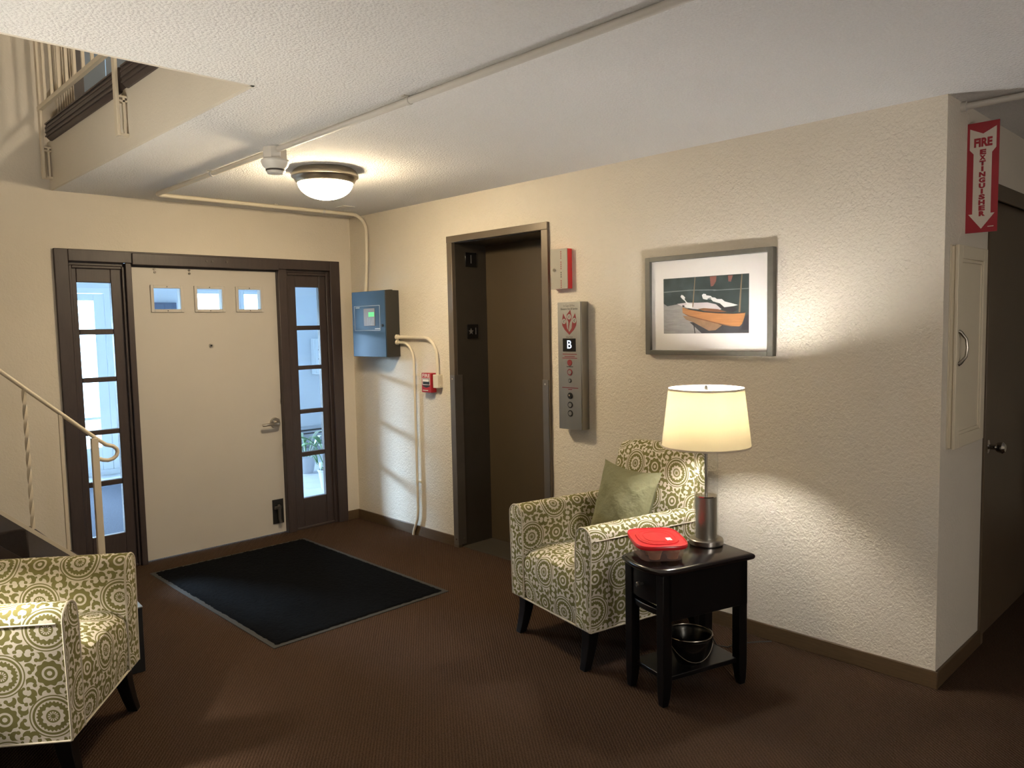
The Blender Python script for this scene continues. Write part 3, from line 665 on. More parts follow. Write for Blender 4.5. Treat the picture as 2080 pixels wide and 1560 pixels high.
# conduits from the panel
def wz(y, z, x=-0.022): return (x, y, z)
c1 = empty('pipe_conduit'); tag(c1, 'cream conduit running from the alarm panel down the wall to the floor', 'conduit')
pts = [wz(-0.648, 1.455, -0.035), wz(-0.668, 1.453, -0.03)]+[wz(-0.70-0.135*math.sin(R(a)), 1.318+0.135*math.cos(R(a))) for a in range(5, 91, 12)]+[wz(-0.836, 1.2), wz(-0.836, 0.7), wz(-0.834, 0.20), wz(-0.825, 0.13), wz(-0.775, 0.03), wz(-0.768, 0.0)]
MB().tube(pts, 0.0105, 12).build('pipe', M['conduit'], c1)
MB().cyl(wz(-0.6465, 1.455, -0.035), wz(-0.665, 1.453, -0.03), 0.018, seg=14).build('connector', M['conduit'], c1)
for z in (1.215, 0.415): MB().box((-0.003, -0.872, z-0.008), (0.0, -0.800, z+0.008)).cyl(wz(-0.836, z-0.008), wz(-0.836, z+0.008), 0.014, seg=12).build('strap', M['conduit'], c1)
c2 = empty('pipe_conduit'); tag(c2, 'short cream conduit curving from the alarm panel to the junction box', 'conduit')
pts = [wz(-0.648, 1.494, -0.035), wz(-0.668, 1.493, -0.03), wz(-0.80, 1.490), wz(-0.93, 1.488)]+[wz(-0.965-0.145*math.sin(R(a)), 1.343+0.145*math.cos(R(a))) for a in range(5, 91, 12)]+[wz(-1.112, 1.28), wz(-1.112, 1.225)]
MB().tube(pts, 0.0125, 12).build('pipe', M['conduit'], c2)
MB().cyl(wz(-0.6465, 1.494, -0.035), wz(-0.665, 1.493, -0.03), 0.020, seg=14).build('connector', M['conduit'], c2)
jb = empty('junction_box', (0, -1.115, 1.178)); tag(jb, 'small cream junction box with two screws beside the red pull station', 'junction box')
MB().box((-0.045, -0.028, -0.048), (0, 0.03, 0.048)).build('box', M['conduit'], jb, bevel=0.003)
for z in (-0.03, 0.0, 0.03): MB().cyl((-0.02, -0.028, z), (-0.02, -0.031, z), 0.008, seg=12).build('knockout', M['conduit'], jb)
ps = empty('pull_station', (0, -1.018, 1.165)); tag(ps, 'red fire alarm pull station with white lettering beside the elevator', 'pull station')
MB().box((-0.05, -0.052, -0.070), (0, 0.058, 0.070)).build('housing', M['red'], ps, bevel=0.003)
YZ = lambda cx, cz, d: (lambda u, v: (d, cx-u, cz+v))      # writing on a face that looks towards -x
text('lettering', 'FIRE', 0.034, YZ(0.003, 0.050, -0.0512), M['white'], ps, width=0.088, bold=0.0006)
rc = MB().frame(-0.0525, -0.050, -0.040, 0.046, -0.015, 0.034, 0.0035, 'x').build('recess_border', M['white'], ps)
MB().box((-0.051, -0.037, -0.012), (-0.0495, 0.043, 0.031)).build('recess', M['black'], rc)
MB().box((-0.056, -0.030, 0.008), (-0.050, 0.036, 0.026)).build('pull_handle', M['white'], ps, bevel=0.002)
MB().prism([(-0.037, -0.018), (0.043, -0.018), (0.043, -0.026), (0.003, -0.036), (-0.037, -0.026)], lambda u, v, w_: (-0.050-w_, u, v), 0.0015).build('lower_recess', M['black'], ps)
MB().box((-0.0515, -0.015, -0.058), (-0.050, 0.044, -0.052)).build('print_mark', M['signwhite'], ps)

# key box and call panel
kbx = empty('key_box', (0, -2.314, 1.892)); tag(kbx, 'small steel key box with red side beside elevator frame', 'key box')
MB().box((-0.040, -0.066, -0.117), (0, 0.066, 0.117)).build('body', M['redbox'], kbx, bevel=0.002)
kd = MB().box((-0.044, -0.0665, -0.118), (-0.040, 0.067, 0.118)).build('cover', M['boxsteel'], kbx, bevel=0.001)
lk = MB().cyl((-0.044, 0.035, -0.005), (-0.050, 0.035, -0.005), 0.010, seg=16).build('lock', M['chrome'], kd)
MB().box((-0.0515, 0.034, -0.011), (-0.0495, 0.036, 0.001)).build('keyhole', M['black'], lk)
zz = 0.10
for grp in (4, 4, 3, 4):
    for i in range(grp): MB().box((-0.0447, -0.020, zz-0.004), (-0.044, -0.014, zz+0.004)).build('print_mark', M['inkred'] if grp != 3 else M['inkdark'], kd); zz -= 0.0125
    zz -= 0.011
cp = empty('call_panel', (0, -2.41, 1.32)); tag(cp, 'tall steel elevator call panel with red flame emblem and lit letter B', 'call panel')
MB().box((-0.064, -0.090, -0.375), (0, 0.090, 0.375)).build('housing', M['steel'], cp, bevel=0.004)
fcp = MB().box((-0.0675, -0.086, -0.375), (-0.064, 0.0905, 0.3745)).build('faceplate', M['steel'], cp, bevel=0.001)
fx = -0.0679
text('lettering', 'In Case Of Fire', 0.017, YZ(0.0, 0.352, fx), M['inkdark'], fcp, width=0.085)
text('lettering', 'Elevators Out Of Service', 0.016, YZ(0.0, 0.334, fx), M['inkdark'], fcp, width=0.13, bold=0.0003)
text('lettering', 'Use Exit', 0.014, YZ(0.0, 0.170, fx), M['inkdark'], fcp, width=0.05)
em = MB(); tf = lambda d0: (lambda u, v, w_: (fx+0.0004-d0-w_, -u, v))
def flame(s):
    # one side lobe: s=-1 left, +1 right (u grows to the right as seen)
    return [(0.0, 0.183), (0.0, 0.200), (s*0.018, 0.222), (s*0.022, 0.250), (s*0.024, 0.275), (s*0.036, 0.292), (s*0.046, 0.310), (s*0.052, 0.285), (s*0.057, 0.262), (s*0.054, 0.238), (s*0.035, 0.212)]
em.prism(flame(-1), tf(0), 0.0004); em.prism(flame(1), tf(0), 0.0004)
em.prism([(-0.006, 0.205), (0.0, 0.232), (0.004, 0.252), (0.016, 0.270), (0.020, 0.292), (0.014, 0.312), (0.010, 0.329), (-0.004, 0.315), (-0.018, 0.302), (-0.019, 0.280), (-0.006, 0.258), (-0.008, 0.230)], tf(0.0002), 0.0004)
emo = em.build('flame_emblem', M['inkred'], fcp)
for (u, v) in ((0.0, 0.288), (-0.040, 0.262), (0.040, 0.266)):
    MB().cyl((fx-0.0004, -u, v), (fx-0.0009, -u, v), 0.0155, seg=20).build('disc', M['steel'], emo)
    MB().tube([(fx-0.001, -u-0.006, v+0.007), (fx-0.001, -u+0.003, v+0.001), (fx-0.001, -u-0.001, v-0.008)], 0.0016, 5).build('figure', M['inkdark'], emo)
scn = MB().box((-0.0685, -0.048, 0.085), (-0.0672, 0.052, 0.162)).build('display', M['screen'], cp)
text('letter_B', 'B', 0.068, YZ(0.002, 0.124, -0.0690), M['glow'], scn, width=0.034, bold=0.0005)
for z, wd in ((0.070, 0.11), (0.056, 0.08), (0.047, 0.115), (-0.004, 0.05), (-0.128, 0.125), (-0.138, 0.03)):
    MB().box((-0.0679, -wd/2, z-0.0022), (-0.0674, wd/2, z+0.0022)).build('print_line', M['inkred'] if z > 0 or z < -0.1 else M['inkdark'], fcp)
MB().cyl((-0.0675, 0, 0.020), (-0.070, 0, 0.020), 0.018, seg=20).build('red_disc', M['inkred'], cp)
for z, kind in ((-0.036, 'r'), (-0.086, 'k'), (-0.175, 'lock'), (-0.229, 'b'), (-0.279, 'b')):
    rg = 0.019 if kind != 'k' else 0.012
    b_ = MB().cyl((-0.0675, 0, z), (-0.070, 0, z), rg, seg=24).build('button_ring', M['inkred'] if kind == 'r' else M['black'], cp)
    MB().cyl((-0.070, 0, z), (-0.0725, 0, z), rg*0.68, seg=20).build('button', M['black'] if kind == 'lock' else M['steel'], b_)
    if kind == 'lock': MB().cyl((-0.0725, 0.003, z+0.003), (-0.0735, 0.003, z+0.003), 0.006, seg=12).build('keyhole', M['chrome'], b_)

# floor number plates on the elevator jamb (faces -y)
XZ = lambda cx, cz, d: (lambda u, v: (cx+u, d, cz+v))
np_ = empty('number_plate', (0.155, -1.296, 2.03)); tag(np_, 'upper black plate with a pale 1 on the elevator jamb', 'sign')
MB().box((-0.050, -0.004, -0.050), (0.052, 0, 0.050)).build('plate', M['screen'], np_, bevel=0.002)
text('numeral', '1', 0.085, XZ(0.0, 0.0, -0.0046), M['plateprint'], np_)
np2 = empty('number_plate', (0.157, -1.296, 1.527)); tag(np2, 'lower black plate with a star and 1 on the elevator jamb', 'sign')
MB().box((-0.050, -0.004, -0.050), (0.052, 0, 0.050)).build('plate', M['screen'], np2, bevel=0.004)
text('numeral', '1', 0.07, XZ(0.028, 0.0, -0.0046), M['plateprint'], np2)
sp_ = [(-0.016+(0.024 if i % 2 == 0 else 0.010)*math.sin(PI*i/5), (0.024 if i % 2 == 0 else 0.010)*math.cos(PI*i/5)) for i in range(10)]
MB().prism(sp_, lambda u, v, w_: (u, -0.004-w_, v), 0.0008).build('star', M['plateprint'], np2)

# framed picture
pc = empty('framed_picture', (0, -3.293, 1.652)); tag(pc, 'grey framed picture of a wooden sailboat in a wide white mat', 'picture')
W2, H2_ = 0.366, 0.258
for a, b, nm in (((-W2, -H2_), (-W2+0.030, H2_), 1), ((W2-0.030, -H2_), (W2, H2_), 1), ((-W2+0.030, -H2_), (W2-0.030, -H2_+0.024), 1), ((-W2+0.030, H2_-0.024), (W2-0.030, H2_), 1)):
    MB().box((-0.034, a[0], a[1]), (0, b[0], b[1])).build('frame_rail', M['frame'], pc, bevel=0.002)
MB().box((-0.014, -W2+0.01, -H2_+0.01), (-0.004, W2-0.01, H2_-0.01)).build('mat_board', M['matboard'], pc)
AW, AH = 0.247, 0.144
apr = MB(); ay, az = 0.014, -0.003
def A(px, py):      # drawing coordinates of the print -> panel plane
    u = (px-115)/1802.0; top = 285-130*u; bot = 1425-30*u; v = (py-top)/(bot-top)
    return (min(1, max(0, u)), min(1, max(0, v)))
arts = [P('print_forest', (0.042, 0.060, 0.060), 0.7, 0, 0.95, 16), P('print_water_grey', (0.30, 0.29, 0.28), 0.7, 0, 0.4, 14, stretch=(1, 1, 6)), P('print_dark_water', (0.05, 0.05, 0.055), 0.7, 0, 0.6, 20),
        P('print_hull', (0.42, 0.19, 0.070), 0.6, 0, 0.35, 40, stretch=(1, 0.3, 5)), P('print_hull_dark', (0.20, 0.09, 0.045), 0.6, 0, 0.3, 30), P('print_reflection', (0.27, 0.165, 0.095), 0.6, 0, 0.45, 25),
        P('print_sail', (0.68, 0.68, 0.67), 0.6, 0, 0.15, 40), P('print_mist', (0.55, 0.50, 0.52), 0.7, 0, 0.15, 14), P('print_mast', (0.22, 0.16, 0.10), 0.6), P('print_rust', (0.26, 0.10, 0.08), 0.7, 0, 0.4, 30), P('print_shadow', (0.03, 0.028, 0.035), 0.7), P('print_line', (0.16, 0.19, 0.19), 0.7, 0, 0.4, 30)]
lay = [0]
def art(poly, mi):
    lay[0] += 1; d = lay[0]*0.00006
    apr.add([(-0.0142-d, ay+AW-2*AW*u, az+AH-2*AH*v) for u, v in (A(*p) for p in poly)], [tuple(range(len(poly)))], mi=mi)
art([(115, 285), (1917, 155), (1920, 1395), (118, 1425)], 0)
art([(118, 800), (200, 850), (420, 810), (560, 840), (720, 920), (900, 1180), (1100, 1400), (118, 1425)], 1)
art([(700, 1180), (1300, 1150), (1920, 1000), (1920, 1395), (960, 1410)], 2)
art([(118, 550), (700, 500), (1260, 490), (1260, 510), (700, 520), (118, 572)], 11); art([(1200, 500), (1910, 455), (1910, 475), (1200, 520)], 11)
art([(1130, 225), (1270, 210), (1260, 320), (1200, 420), (1150, 430)], 9); art([(1500, 200), (1600, 195), (1560, 330), (1510, 320)], 9)
art([(420, 800), (640, 770), (880, 770), (1080, 760), (1260, 800), (1370, 900), (1290, 935), (760, 900), (560, 860)], 7)
art([(545, 1045), (760, 1060), (1100, 1130), (1380, 1240), (1250, 1340), (1110, 1355), (800, 1190), (620, 1125)], 5)
art([(540, 870), (680, 905), (1000, 960), (1300, 985), (1600, 995), (1850, 965), (1825, 1080), (1780, 1210), (1730, 1258), (1560, 1245), (1250, 1175), (900, 1090), (680, 1035), (545, 985)], 3)
art([(540, 868), (680, 900), (1000, 950), (1300, 970), (1600, 980), (1852, 960), (1840, 975), (1600, 997), (1300, 988), (1000, 968), (680, 915)], 10)
art([(545, 985), (680, 1035), (900, 1090), (1250, 1175), (1560, 1245), (1730, 1258), (1560, 1262), (1240, 1195), (880, 1110), (660, 1050)], 4)
art([(880, 900), (1000, 880), (1300, 900), (1480, 955), (1300, 965), (1000, 940)], 4)
art([(545, 820), (585, 835), (590, 865), (540, 860)], 10)
art([(520, 610), (560, 620), (605, 665), (590, 700), (640, 760), (720, 790), (770, 800), (750, 885), (640, 880), (590, 830), (640, 810), (600, 740), (540, 695), (500, 650)], 6)
art([(965, 610), (1000, 580), (1050, 590), (1060, 615), (1150, 625), (1180, 655), (1240, 660), (1280, 690), (1380, 690), (1440, 740), (1560, 770), (1700, 810), (1620, 835), (1430, 860), (1340, 780), (1200, 740), (1150, 690), (1060, 705), (990, 690), (975, 650)], 6)
art([(1280, 800), (1340, 800), (1440, 870), (1600, 845), (1700, 910), (1600, 960), (1450, 930), (1370, 880)], 10)
art([(1070, 690), (1140, 660), (1170, 672), (1100, 700)], 11)
art([(812, 235), (828, 235), (790, 770), (780, 860), (758, 860), (765, 770)], 8); art([(1772, 165), (1790, 165), (1750, 960), (1715, 960), (1735, 600)], 8)
art([(778, 1195), (798, 1195), (825, 1408), (808, 1408)], 10)
art([(1840, 1040), (1915, 1000), (1918, 1330), (1760, 1330), (1800, 1220)], 10)
apr.build('print', arts, pc, smooth=False)
MB().box((-0.019, -W2+0.028, -H2_+0.022), (-0.017, W2-0.028, H2_-0.022)).build('glazing', glass_mat('picture_glass', (0.99, 0.99, 0.99), 0.18), pc, smooth=False)

# fire extinguisher sign (projects from the corridor wall) and cabinet
sg = empty('extinguisher_sign', (0.265, OY, 2.145)); tag(sg, 'red and white fire extinguisher arrow sign projecting from the corridor wall', 'sign')
MB().box((-0.003, -0.118, -0.228), (0.003, 0.0, 0.228)).build('plate', M['signred'], sg)
MB().box((-0.003, -0.0, -0.21), (0.02, 0.0015, 0.21)).build('mounting_flange', M['signred'], sg)
S3 = lambda d0: (lambda u, v, w_: (-0.003-d0-w_, -0.059-u, v))
arrow = [(-0.049, 0.205), (0.0, 0.180), (0.049, 0.205), (0.049, 0.118), (0.034, 0.100), (0.034, -0.150), (0.049, -0.150), (0.0, -0.213), (-0.049, -0.150), (-0.034, -0.150), (-0.034, 0.100), (-0.049, 0.118)]
MB().prism(arrow, S3(0), 0.0006).build('arrow', M['signwhite'], sg, smooth=False)
def ST(cz): return lambda u, v: (-0.0040, -0.059-u, cz+v)
text('lettering', 'FIRE', 0.047, ST(0.143), M['signred'], sg, width=0.068, bold=0.0026)
for i, ch in enumerate('EXTINGUISHER'): text('letter', ch, 0.026, ST(0.104-i*0.0232), M['signred'], sg, width=0.0240 if ch != 'I' else 0.0085, bold=0.0017)
MB().box((-0.0036, -0.105, -0.207), (-0.003, -0.083, -0.204)).build('print_mark', M['signwhite'], sg)
cb = empty('wall_cabinet', (0.28, OY, 1.435)); tag(cb, 'cream wall cabinet with framed door and pewter pull below the sign', 'cabinet')
MB().box((-0.212, -0.004, -0.425), (0.212, 0, 0.425)).build('back_flange', M['trimcream'], cb, bevel=0.001)
MB().box((-0.203, -0.018, -0.42), (0.203, -0.004, 0.42)).build('box', M['trimcream'], cb, bevel=0.001)
cdo = MB().frame(-0.032, -0.018, -0.207, 0.207, -0.424, 0.424, 0.055).build('door_frame', M['trimcream'], cb, bevel=0.003)
MB().frame(-0.027, -0.018, -0.152, 0.152, -0.369, 0.369, 0.014).build('inner_molding', M['trimcream'], cdo, bevel=0.002)
MB().box((-0.152, -0.022, -0.369), (0.152, -0.018, 0.369)).build('door_panel', M['trimcream'], cb)
MB().tube([(-0.182, -0.030, -0.068), (-0.180, -0.040, -0.062), (-0.176, -0.058, -0.036), (-0.176, -0.062, 0.0), (-0.176, -0.058, 0.036), (-0.180, -0.040, 0.062), (-0.182, -0.030, 0.068)], [0.010, 0.008, 0.006, 0.0055, 0.006, 0.008, 0.010], 10).build('pull', M['brass_h'], cdo)
cc2 = empty('pipe_conduit'); tag(cc2, 'pale conduit on the corridor ceiling above the extinguisher sign', 'conduit')
MB().tube([(0.17, OY-0.003, H-0.022), (0.20, -5.2, H-0.018), (0.24, -6.4, H-0.018)], 0.0135, 12).build('pipe', M['ceilconduit'], cc2)
MB().cyl((0.17, OY, H-0.022), (0.17, OY-0.02, H-0.022), 0.02, seg=14).build('connector', M['ceilconduit'], cc2)

# ================================================================== furniture
def armchair(loc, rz):
    e = empty('armchair', loc, rz)
    body = MB(); W = 0.325
    body.box((-0.33, -0.30, 0.195), (0.33, 0.30, 0.36)).build('base_frame', M['black'], e)
    # seat: waterfall front
    pr = [(0.352, 0.19), (0.366, 0.20), (0.372, 0.26), (0.376, 0.34), (0.374, 0.385), (0.362, 0.415), (0.335, 0.437), (0.29, 0.447), (0.15, 0.446), (0.0, 0.438), (-0.26, 0.425)]
    rings = []
    for i in range(13):
        t = -1+2*i/12; y = 0.226*t; c = (1-abs(t)**3)
        rings.append([(x - (0.012*(1-c) if x > 0.3 else 0), y, z + (0.018*c*(1 if z > 0.4 else 0.0))) for x, z in pr])
    s_ = MB().loft(rings, uvflip=False, u0=0.026, v0=0.03, capuv=lambda p: (p[0], p[2])); s_.build('seat', M['fabric'], e)
    for sd_ in (-1, 1):
        def prof(inset=0.0, x=0.0):
            # y outward positive from inner face to outer face, rounded top
            k = 0.004
            pts = [(0.216+inset, 0.19+inset*0.5), (0.216+inset, 0.40), (0.218+inset, 0.56), (0.224+inset, 0.610)]
            cy, cz, rx, rzz = 0.281, 0.610, 0.057-inset, 0.052-inset
            pts += [(cy-rx*math.cos(R(a)), cz+rzz*math.sin(R(a))) for a in range(15, 180, 15)]
            pts += [(0.338-inset, 0.605), (0.334-inset, 0.50), (0.329-inset, 0.36), (0.324-inset, 0.19+inset*0.5)]
            return pts
        rg = []
        for x, ins in ((0.368, 0.010), (0.365, 0.003), (0.358, 0.0), (0.2, 0.0), (0.0, 0.0), (-0.2, 0.0), (-0.33, 0.0)):
            dz = -0.0 if x > -0.1 else 0.0
            rg.append([(x, sd_*y, z) for y, z in prof(ins)])
        a_ = MB().loft(rg, u0=0.05 if sd_ > 0 else 0.02, v0=0.07, capuv=lambda p: (p[1]+0.31, p[2]+0.05))
        ao = a_.build('arm', M['fabric'], e)
        outline = [(0.3655, sd_*y, z) for y, z in prof(0.002)]
        MB().tube(outline, 0.0042, 6).build('piping', M['piping'], ao)
        MB().tube([(0.345, sd_*0.338, 0.606), (-0.32, sd_*0.338, 0.606)], 0.0038, 6).build('piping', M['piping'], ao)
        MB().tube([(0.362, sd_*0.322, 0.192), (-0.36, sd_*0.322, 0.192)], 0.005, 6).build('piping', M['piping'], ao)
    MB().tube([(0.362, -0.318, 0.192), (0.362, 0.318, 0.192)], 0.005, 6).build('piping', M['piping'], e)
    # back
    bp = [(-0.20, 0.36), (-0.222, 0.46), (-0.248, 0.58), (-0.276, 0.70), (-0.304, 0.82), (-0.318, 0.885), (-0.330, 0.915), (-0.350, 0.930), (-0.375, 0.932), (-0.398, 0.922), (-0.410, 0.90), (-0.412, 0.85), (-0.398, 0.60), (-0.38, 0.35), (-0.372, 0.19)]
    rg = []
    for i in range(17):
        t = -1+2*i/16; edge = max(0, abs(t)-0.86)/0.14; y = 0.312*t
        cx = -0.325
        ring = []
        for x, z in bp:
            zz_ = z - 0.020*(t*t)*(1 if z > 0.8 else 0) + (0.012*(1-t*t) if z > 0.8 else 0)
            xm = x + (0.016*(1-t*t) if x > -0.32 and z < 0.9 else 0)
            f_ = 1-0.35*edge**2
            mx_ = -0.30-0.12*(z-0.5)
            ring.append((mx_+(xm-mx_)*f_, y*(0.985 if edge > 0.9 else 1), zz_-0.03*edge**2*(1 if z > 0.85 else 0)))
        rg.append(ring)
    b_ = MB().loft(rg, u0=0.032, v0=0.055, capuv=lambda p: (p[0], p[2])); bo = b_.build('backrest', M['fabric'], e)
    for sx, sy in ((1, 1), (1, -1), (-1, 1), (-1, -1)):
        x0 = 0.315*sx; y0 = 0.262*sy; x1 = 0.335*sx+(0.02 if sx > 0 else -0.03); y1 = 0.268*sy
        lg = MB(); r0, r1 = 0.030, 0.019; rr = []
        for t in (0, 0.4, 0.75, 1.0):
            q = t**1.6; cx = x0+(x1-x0)*q; cy = y0+(y1-y0)*q; r_ = r0+(r1-r0)*t; z = 0.20*(1-t)
            rr.append([(cx-r_, cy-r_, z), (cx+r_, cy-r_, z), (cx+r_, cy+r_, z), (cx-r_, cy+r_, z)])
        lg.loft(rr, closed=True); lg.build('leg', M['blackwood'], e, bevel=0.002)
    return e
ch1 = armchair((-0.476, -3.007, 0), R(168)); tag(ch1, 'green medallion print armchair with sage cushion beside the lamp table', 'armchair', 'pair of printed armchairs')
ch2 = copy_tree(ch1); ch2.location = (-2.89, -2.07, 0); ch2.rotation_euler = (0, 0, R(-36.9)); tag(ch2, 'green medallion print armchair with no cushion in front of the stair railing', 'armchair', 'pair of printed armchairs')

# cushion
def pillow():
    mb = MB(); n = 28; vs = []; fs = []
    rnd = random.Random(4)
    for sgn in (1, -1):
        o = len(vs)
        for i in range(n+1):
            for j in range(n+1):
                s_ = -1+2*i/n; t_ = -1+2*j/n
                pin = 1-0.13*(1-t_*t_); pin2 = 1-0.13*(1-s_*s_)
                xx = 0.184*s_*(pin*abs(s_)+1*(1-abs(s_))); yy = 0.200*t_*(pin2*abs(t_)+1*(1-abs(t_)))
                th = 0.088*((1-s_*s_)**0.5)*((1-t_*t_)**0.5) if abs(s_) < 1 and abs(t_) < 1 else 0
                wr_ = 0.006*math.sin(9*s_+5*t_*t_+2)*math.sin(7*t_-3*s_)*(1-s_**4)*(1-t_**4)
                cr = math.exp(-((s_-0.8)**2+(t_-0.75)**2)*6)*0.010*math.sin(26*(s_-t_))
                vs.append((xx, yy, sgn*(th+ (wr_+cr if th > 0.005 else 0))))
        for i in range(n):
            for j in range(n):
                q = (o+i*(n+1)+j, o+(i+1)*(n+1)+j, o+(i+1)*(n+1)+j+1, o+i*(n+1)+j+1)
                fs.append(q if sgn > 0 else tuple(reversed(q)))
    mb.add(vs, fs); return mb
pw = pillow().build('throw_cushion', M['pillow'], ang=180); tag(pw, 'sage green velvet cushion leaning on the armchair back', 'cushion')
fwd = Vector((math.cos(R(168)), math.sin(R(168)), 0))
nrm = (fwd*math.cos(R(17)) + Vector((0, 0, 1))*math.sin(R(17)) + Vector((-0.05, -0.18, 0))).normalized()
upv = Vector((0, 0, 1)); side = upv.cross(nrm).normalized(); up2 = nrm.cross(side)
ang = R(-4); sx_ = side*math.cos(ang)+up2*math.sin(ang); sy_ = nrm.cross(sx_)
mm = Matrix((sx_, sy_, nrm)).transposed().to_4x4(); mm.translation = Vector((-0.395, -3.050, 0.655)); pw.matrix_world = mm

# end table
def end_table(loc, rz):
    e = empty('end_table', loc, rz)
    def outline(hx_, hy_, bow, cl_):
        pts = []
        pts += [(-hx_, -hy_), (hx_-cl_, -hy_)]
        pts += [(hx_-cl_+cl_*math.sin(R(a))*1.0, -hy_+cl_*0.55*(1-math.cos(R(a)))) for a in (30, 60)]
        for i in range(9):
            t = -1+2*i/8; pts.append((hx_-0.004+bow*(1-t*t), (hy_-cl_*0.55)*t))
        pts += [(hx_-cl_+cl_*math.sin(R(a))*1.0, hy_-cl_*0.55*(1-math.cos(R(a)))) for a in (60, 30)]
        pts += [(hx_-cl_, hy_), (-hx_, hy_)]
        return pts
    tp = MB()
    lv = [(0.548, -0.012), (0.553, -0.004), (0.560, 0.0), (0.568, 0.0), (0.574, -0.004), (0.578, -0.012)]
    tp.loft([[(x, y, z) for x, y in outline(0.25+d, 0.15+d, 0.020, 0.07)] for z, d in lv], closed=True); tp.build('top', M['tabletop'], e)
    MB().box((-0.225, -0.130, 0.356), (-0.205, 0.130, 0.549)).build('back_apron', M['blackwood'], e)
    for s_ in (-1, 1): MB().box((-0.225, s_*0.130, 0.356), (0.20, s_*0.112, 0.549)).build('side_apron', M['blackwood'], e, bevel=0.002)
    dw = MB(); rgs = []
    for z in (0.418, 0.545): rgs.append([(0.195, -0.105, z)]+[(0.212+0.016*(1-(t/4)**2), 0.105*t/4, z) for t in range(-4, 5)]+[(0.195, 0.105, z)])
    dw.loft(rgs, closed=True); dwo = dw.build('drawer', M['blackwood'], e, bevel=0.002)
    MB().tube([(0.226, 0, 0.485), (0.240, 0, 0.485), (0.246, 0, 0.485), (0.256, 0, 0.485), (0.261, 0, 0.485)], [0.006, 0.006, 0.012, 0.013, 0.008], 14).build('knob', M['darkmetal'], dwo)
    rr = []
    for z in (0.372, 0.398): rr.append([(0.19, -0.105, z)]+[(0.205+0.018*(1-(t/4)**2), 0.105*t/4, z) for t in range(-4, 5)]+[(0.19, 0.105, z)])
    MB().loft(rr, closed=True).build('front_rail', M['blackwood'], e, bevel=0.003)
    for sx, sy in ((1, 1), (1, -1), (-1, 1), (-1, -1)):
        cx, cy = 0.203*sx, 0.108*sy; rr = []
        for z, r_, ox in ((0.549, 0.022, 0), (0.12, 0.022, 0), (0.09, 0.022, 0), (0.03, 0.018, 0.006), (0.0, 0.014, 0.010)):
            cxx = cx+ox*sx*0.6
            rr.append([(cxx-r_, cy-r_, z), (cxx+r_, cy-r_, z), (cxx+r_, cy+r_, z), (cxx-r_, cy+r_, z)])
        MB().loft(rr, closed=True).build('leg', M['blackwood'], e, bevel=0.002)
    MB().box((-0.20, -0.112, 0.098), (0.20, 0.112, 0.118)).build('shelf', M['blackwood'], e, bevel=0.003)
    return e
et = end_table((-0.681, -3.60, 0), R(163)); tag(et, 'black wooden end table with drawer holding the red-lidded container', 'table', 'end tables')
TT = 0.578
def table_lamp(loc):
    e = empty('table_lamp', loc)
    MB().lathe([(0.0, 0.0), (0.072, 0.0), (0.075, 0.003), (0.075, 0.022), (0.072, 0.026), (0.05, 0.027), (0.0, 0.027)], 48).build('base', M['nickel'], e, ang=30)
    MB().lathe([(0.0, 0.026), (0.0465, 0.026), (0.0465, 0.212), (0.043, 0.215), (0.0, 0.215)], 40).build('steel_column', M['steel'], e, ang=30)
    MB().lathe([(0.0515, 0.030), (0.0515, 0.415)], 40).build('glass_cylinder', M['lampglass'], e, ang=30)
    MB().lathe([(0.0, 0.215), (0.048, 0.215), (0.049, 0.219), (0.0, 0.221)], 32).build('inner_cap', M['chrome'], e, ang=30)
    MB().cyl((0, 0, 0.216), (0, 0, 0.42), 0.0065, seg=14).build('rod', M['nickel'], e)
    MB().lathe([(0.0, 0.413), (0.052, 0.413), (0.053, 0.418), (0.050, 0.424), (0.0, 0.425)], 40).build('top_cap', M['chrome'], e, ang=30)
    MB().cyl((0, 0, 0.424), (0, 0, 0.55), 0.013, seg=14).build('socket', M['nickel'], e)
    MB().lathe([(0.001, 0.55), (0.013, 0.553), (0.016, 0.568), (0.027, 0.592), (0.031, 0.614), (0.027, 0.635), (0.014, 0.648), (0.001, 0.651)], 24).build('bulb', M['bulb'], e, ang=90)
    sh = MB().lathe([(0.193, 0.440), (0.163, 0.694)], 64).build('shade', M['shade'], e, ang=90)
    for r_, z in ((0.1935, 0.441), (0.1635, 0.693)):
        MB().lathe([(r_+0.0012, z-0.004), (r_+0.0012-0.0009, z+0.004), (r_-0.0015, z+0.004), (r_-0.0015, z-0.004)], 64, closed=True).build('shade_band', M['shadeband'], sh, ang=30)
    for a in (0, 120, 240): MB().tube([(0, 0, 0.688), (0.163*math.cos(R(a)), 0.163*math.sin(R(a)), 0.688)], 0.0018, 6).build('spider_arm', M['nickel'], sh)
    for s_ in (-1, 1): MB().tube([(0, 0.014*s_, 0.495), (0, 0.045*s_, 0.53), (0, 0.048*s_, 0.63), (0, 0.02*s_, 0.675), (0, 0.0, 0.688)], 0.0016, 6).build('harp', M['nickel'], e)
    MB().lathe([(0.0, 0.686), (0.008, 0.688), (0.008, 0.698), (0.004, 0.708), (0.0, 0.709)], 16).build('finial', M['nickel'], e)
    return e
tl = table_lamp((-0.494, -3.584, TT)); tag(tl, 'lit table lamp with cream drum shade and glass cylinder base', 'lamp', 'table lamps')
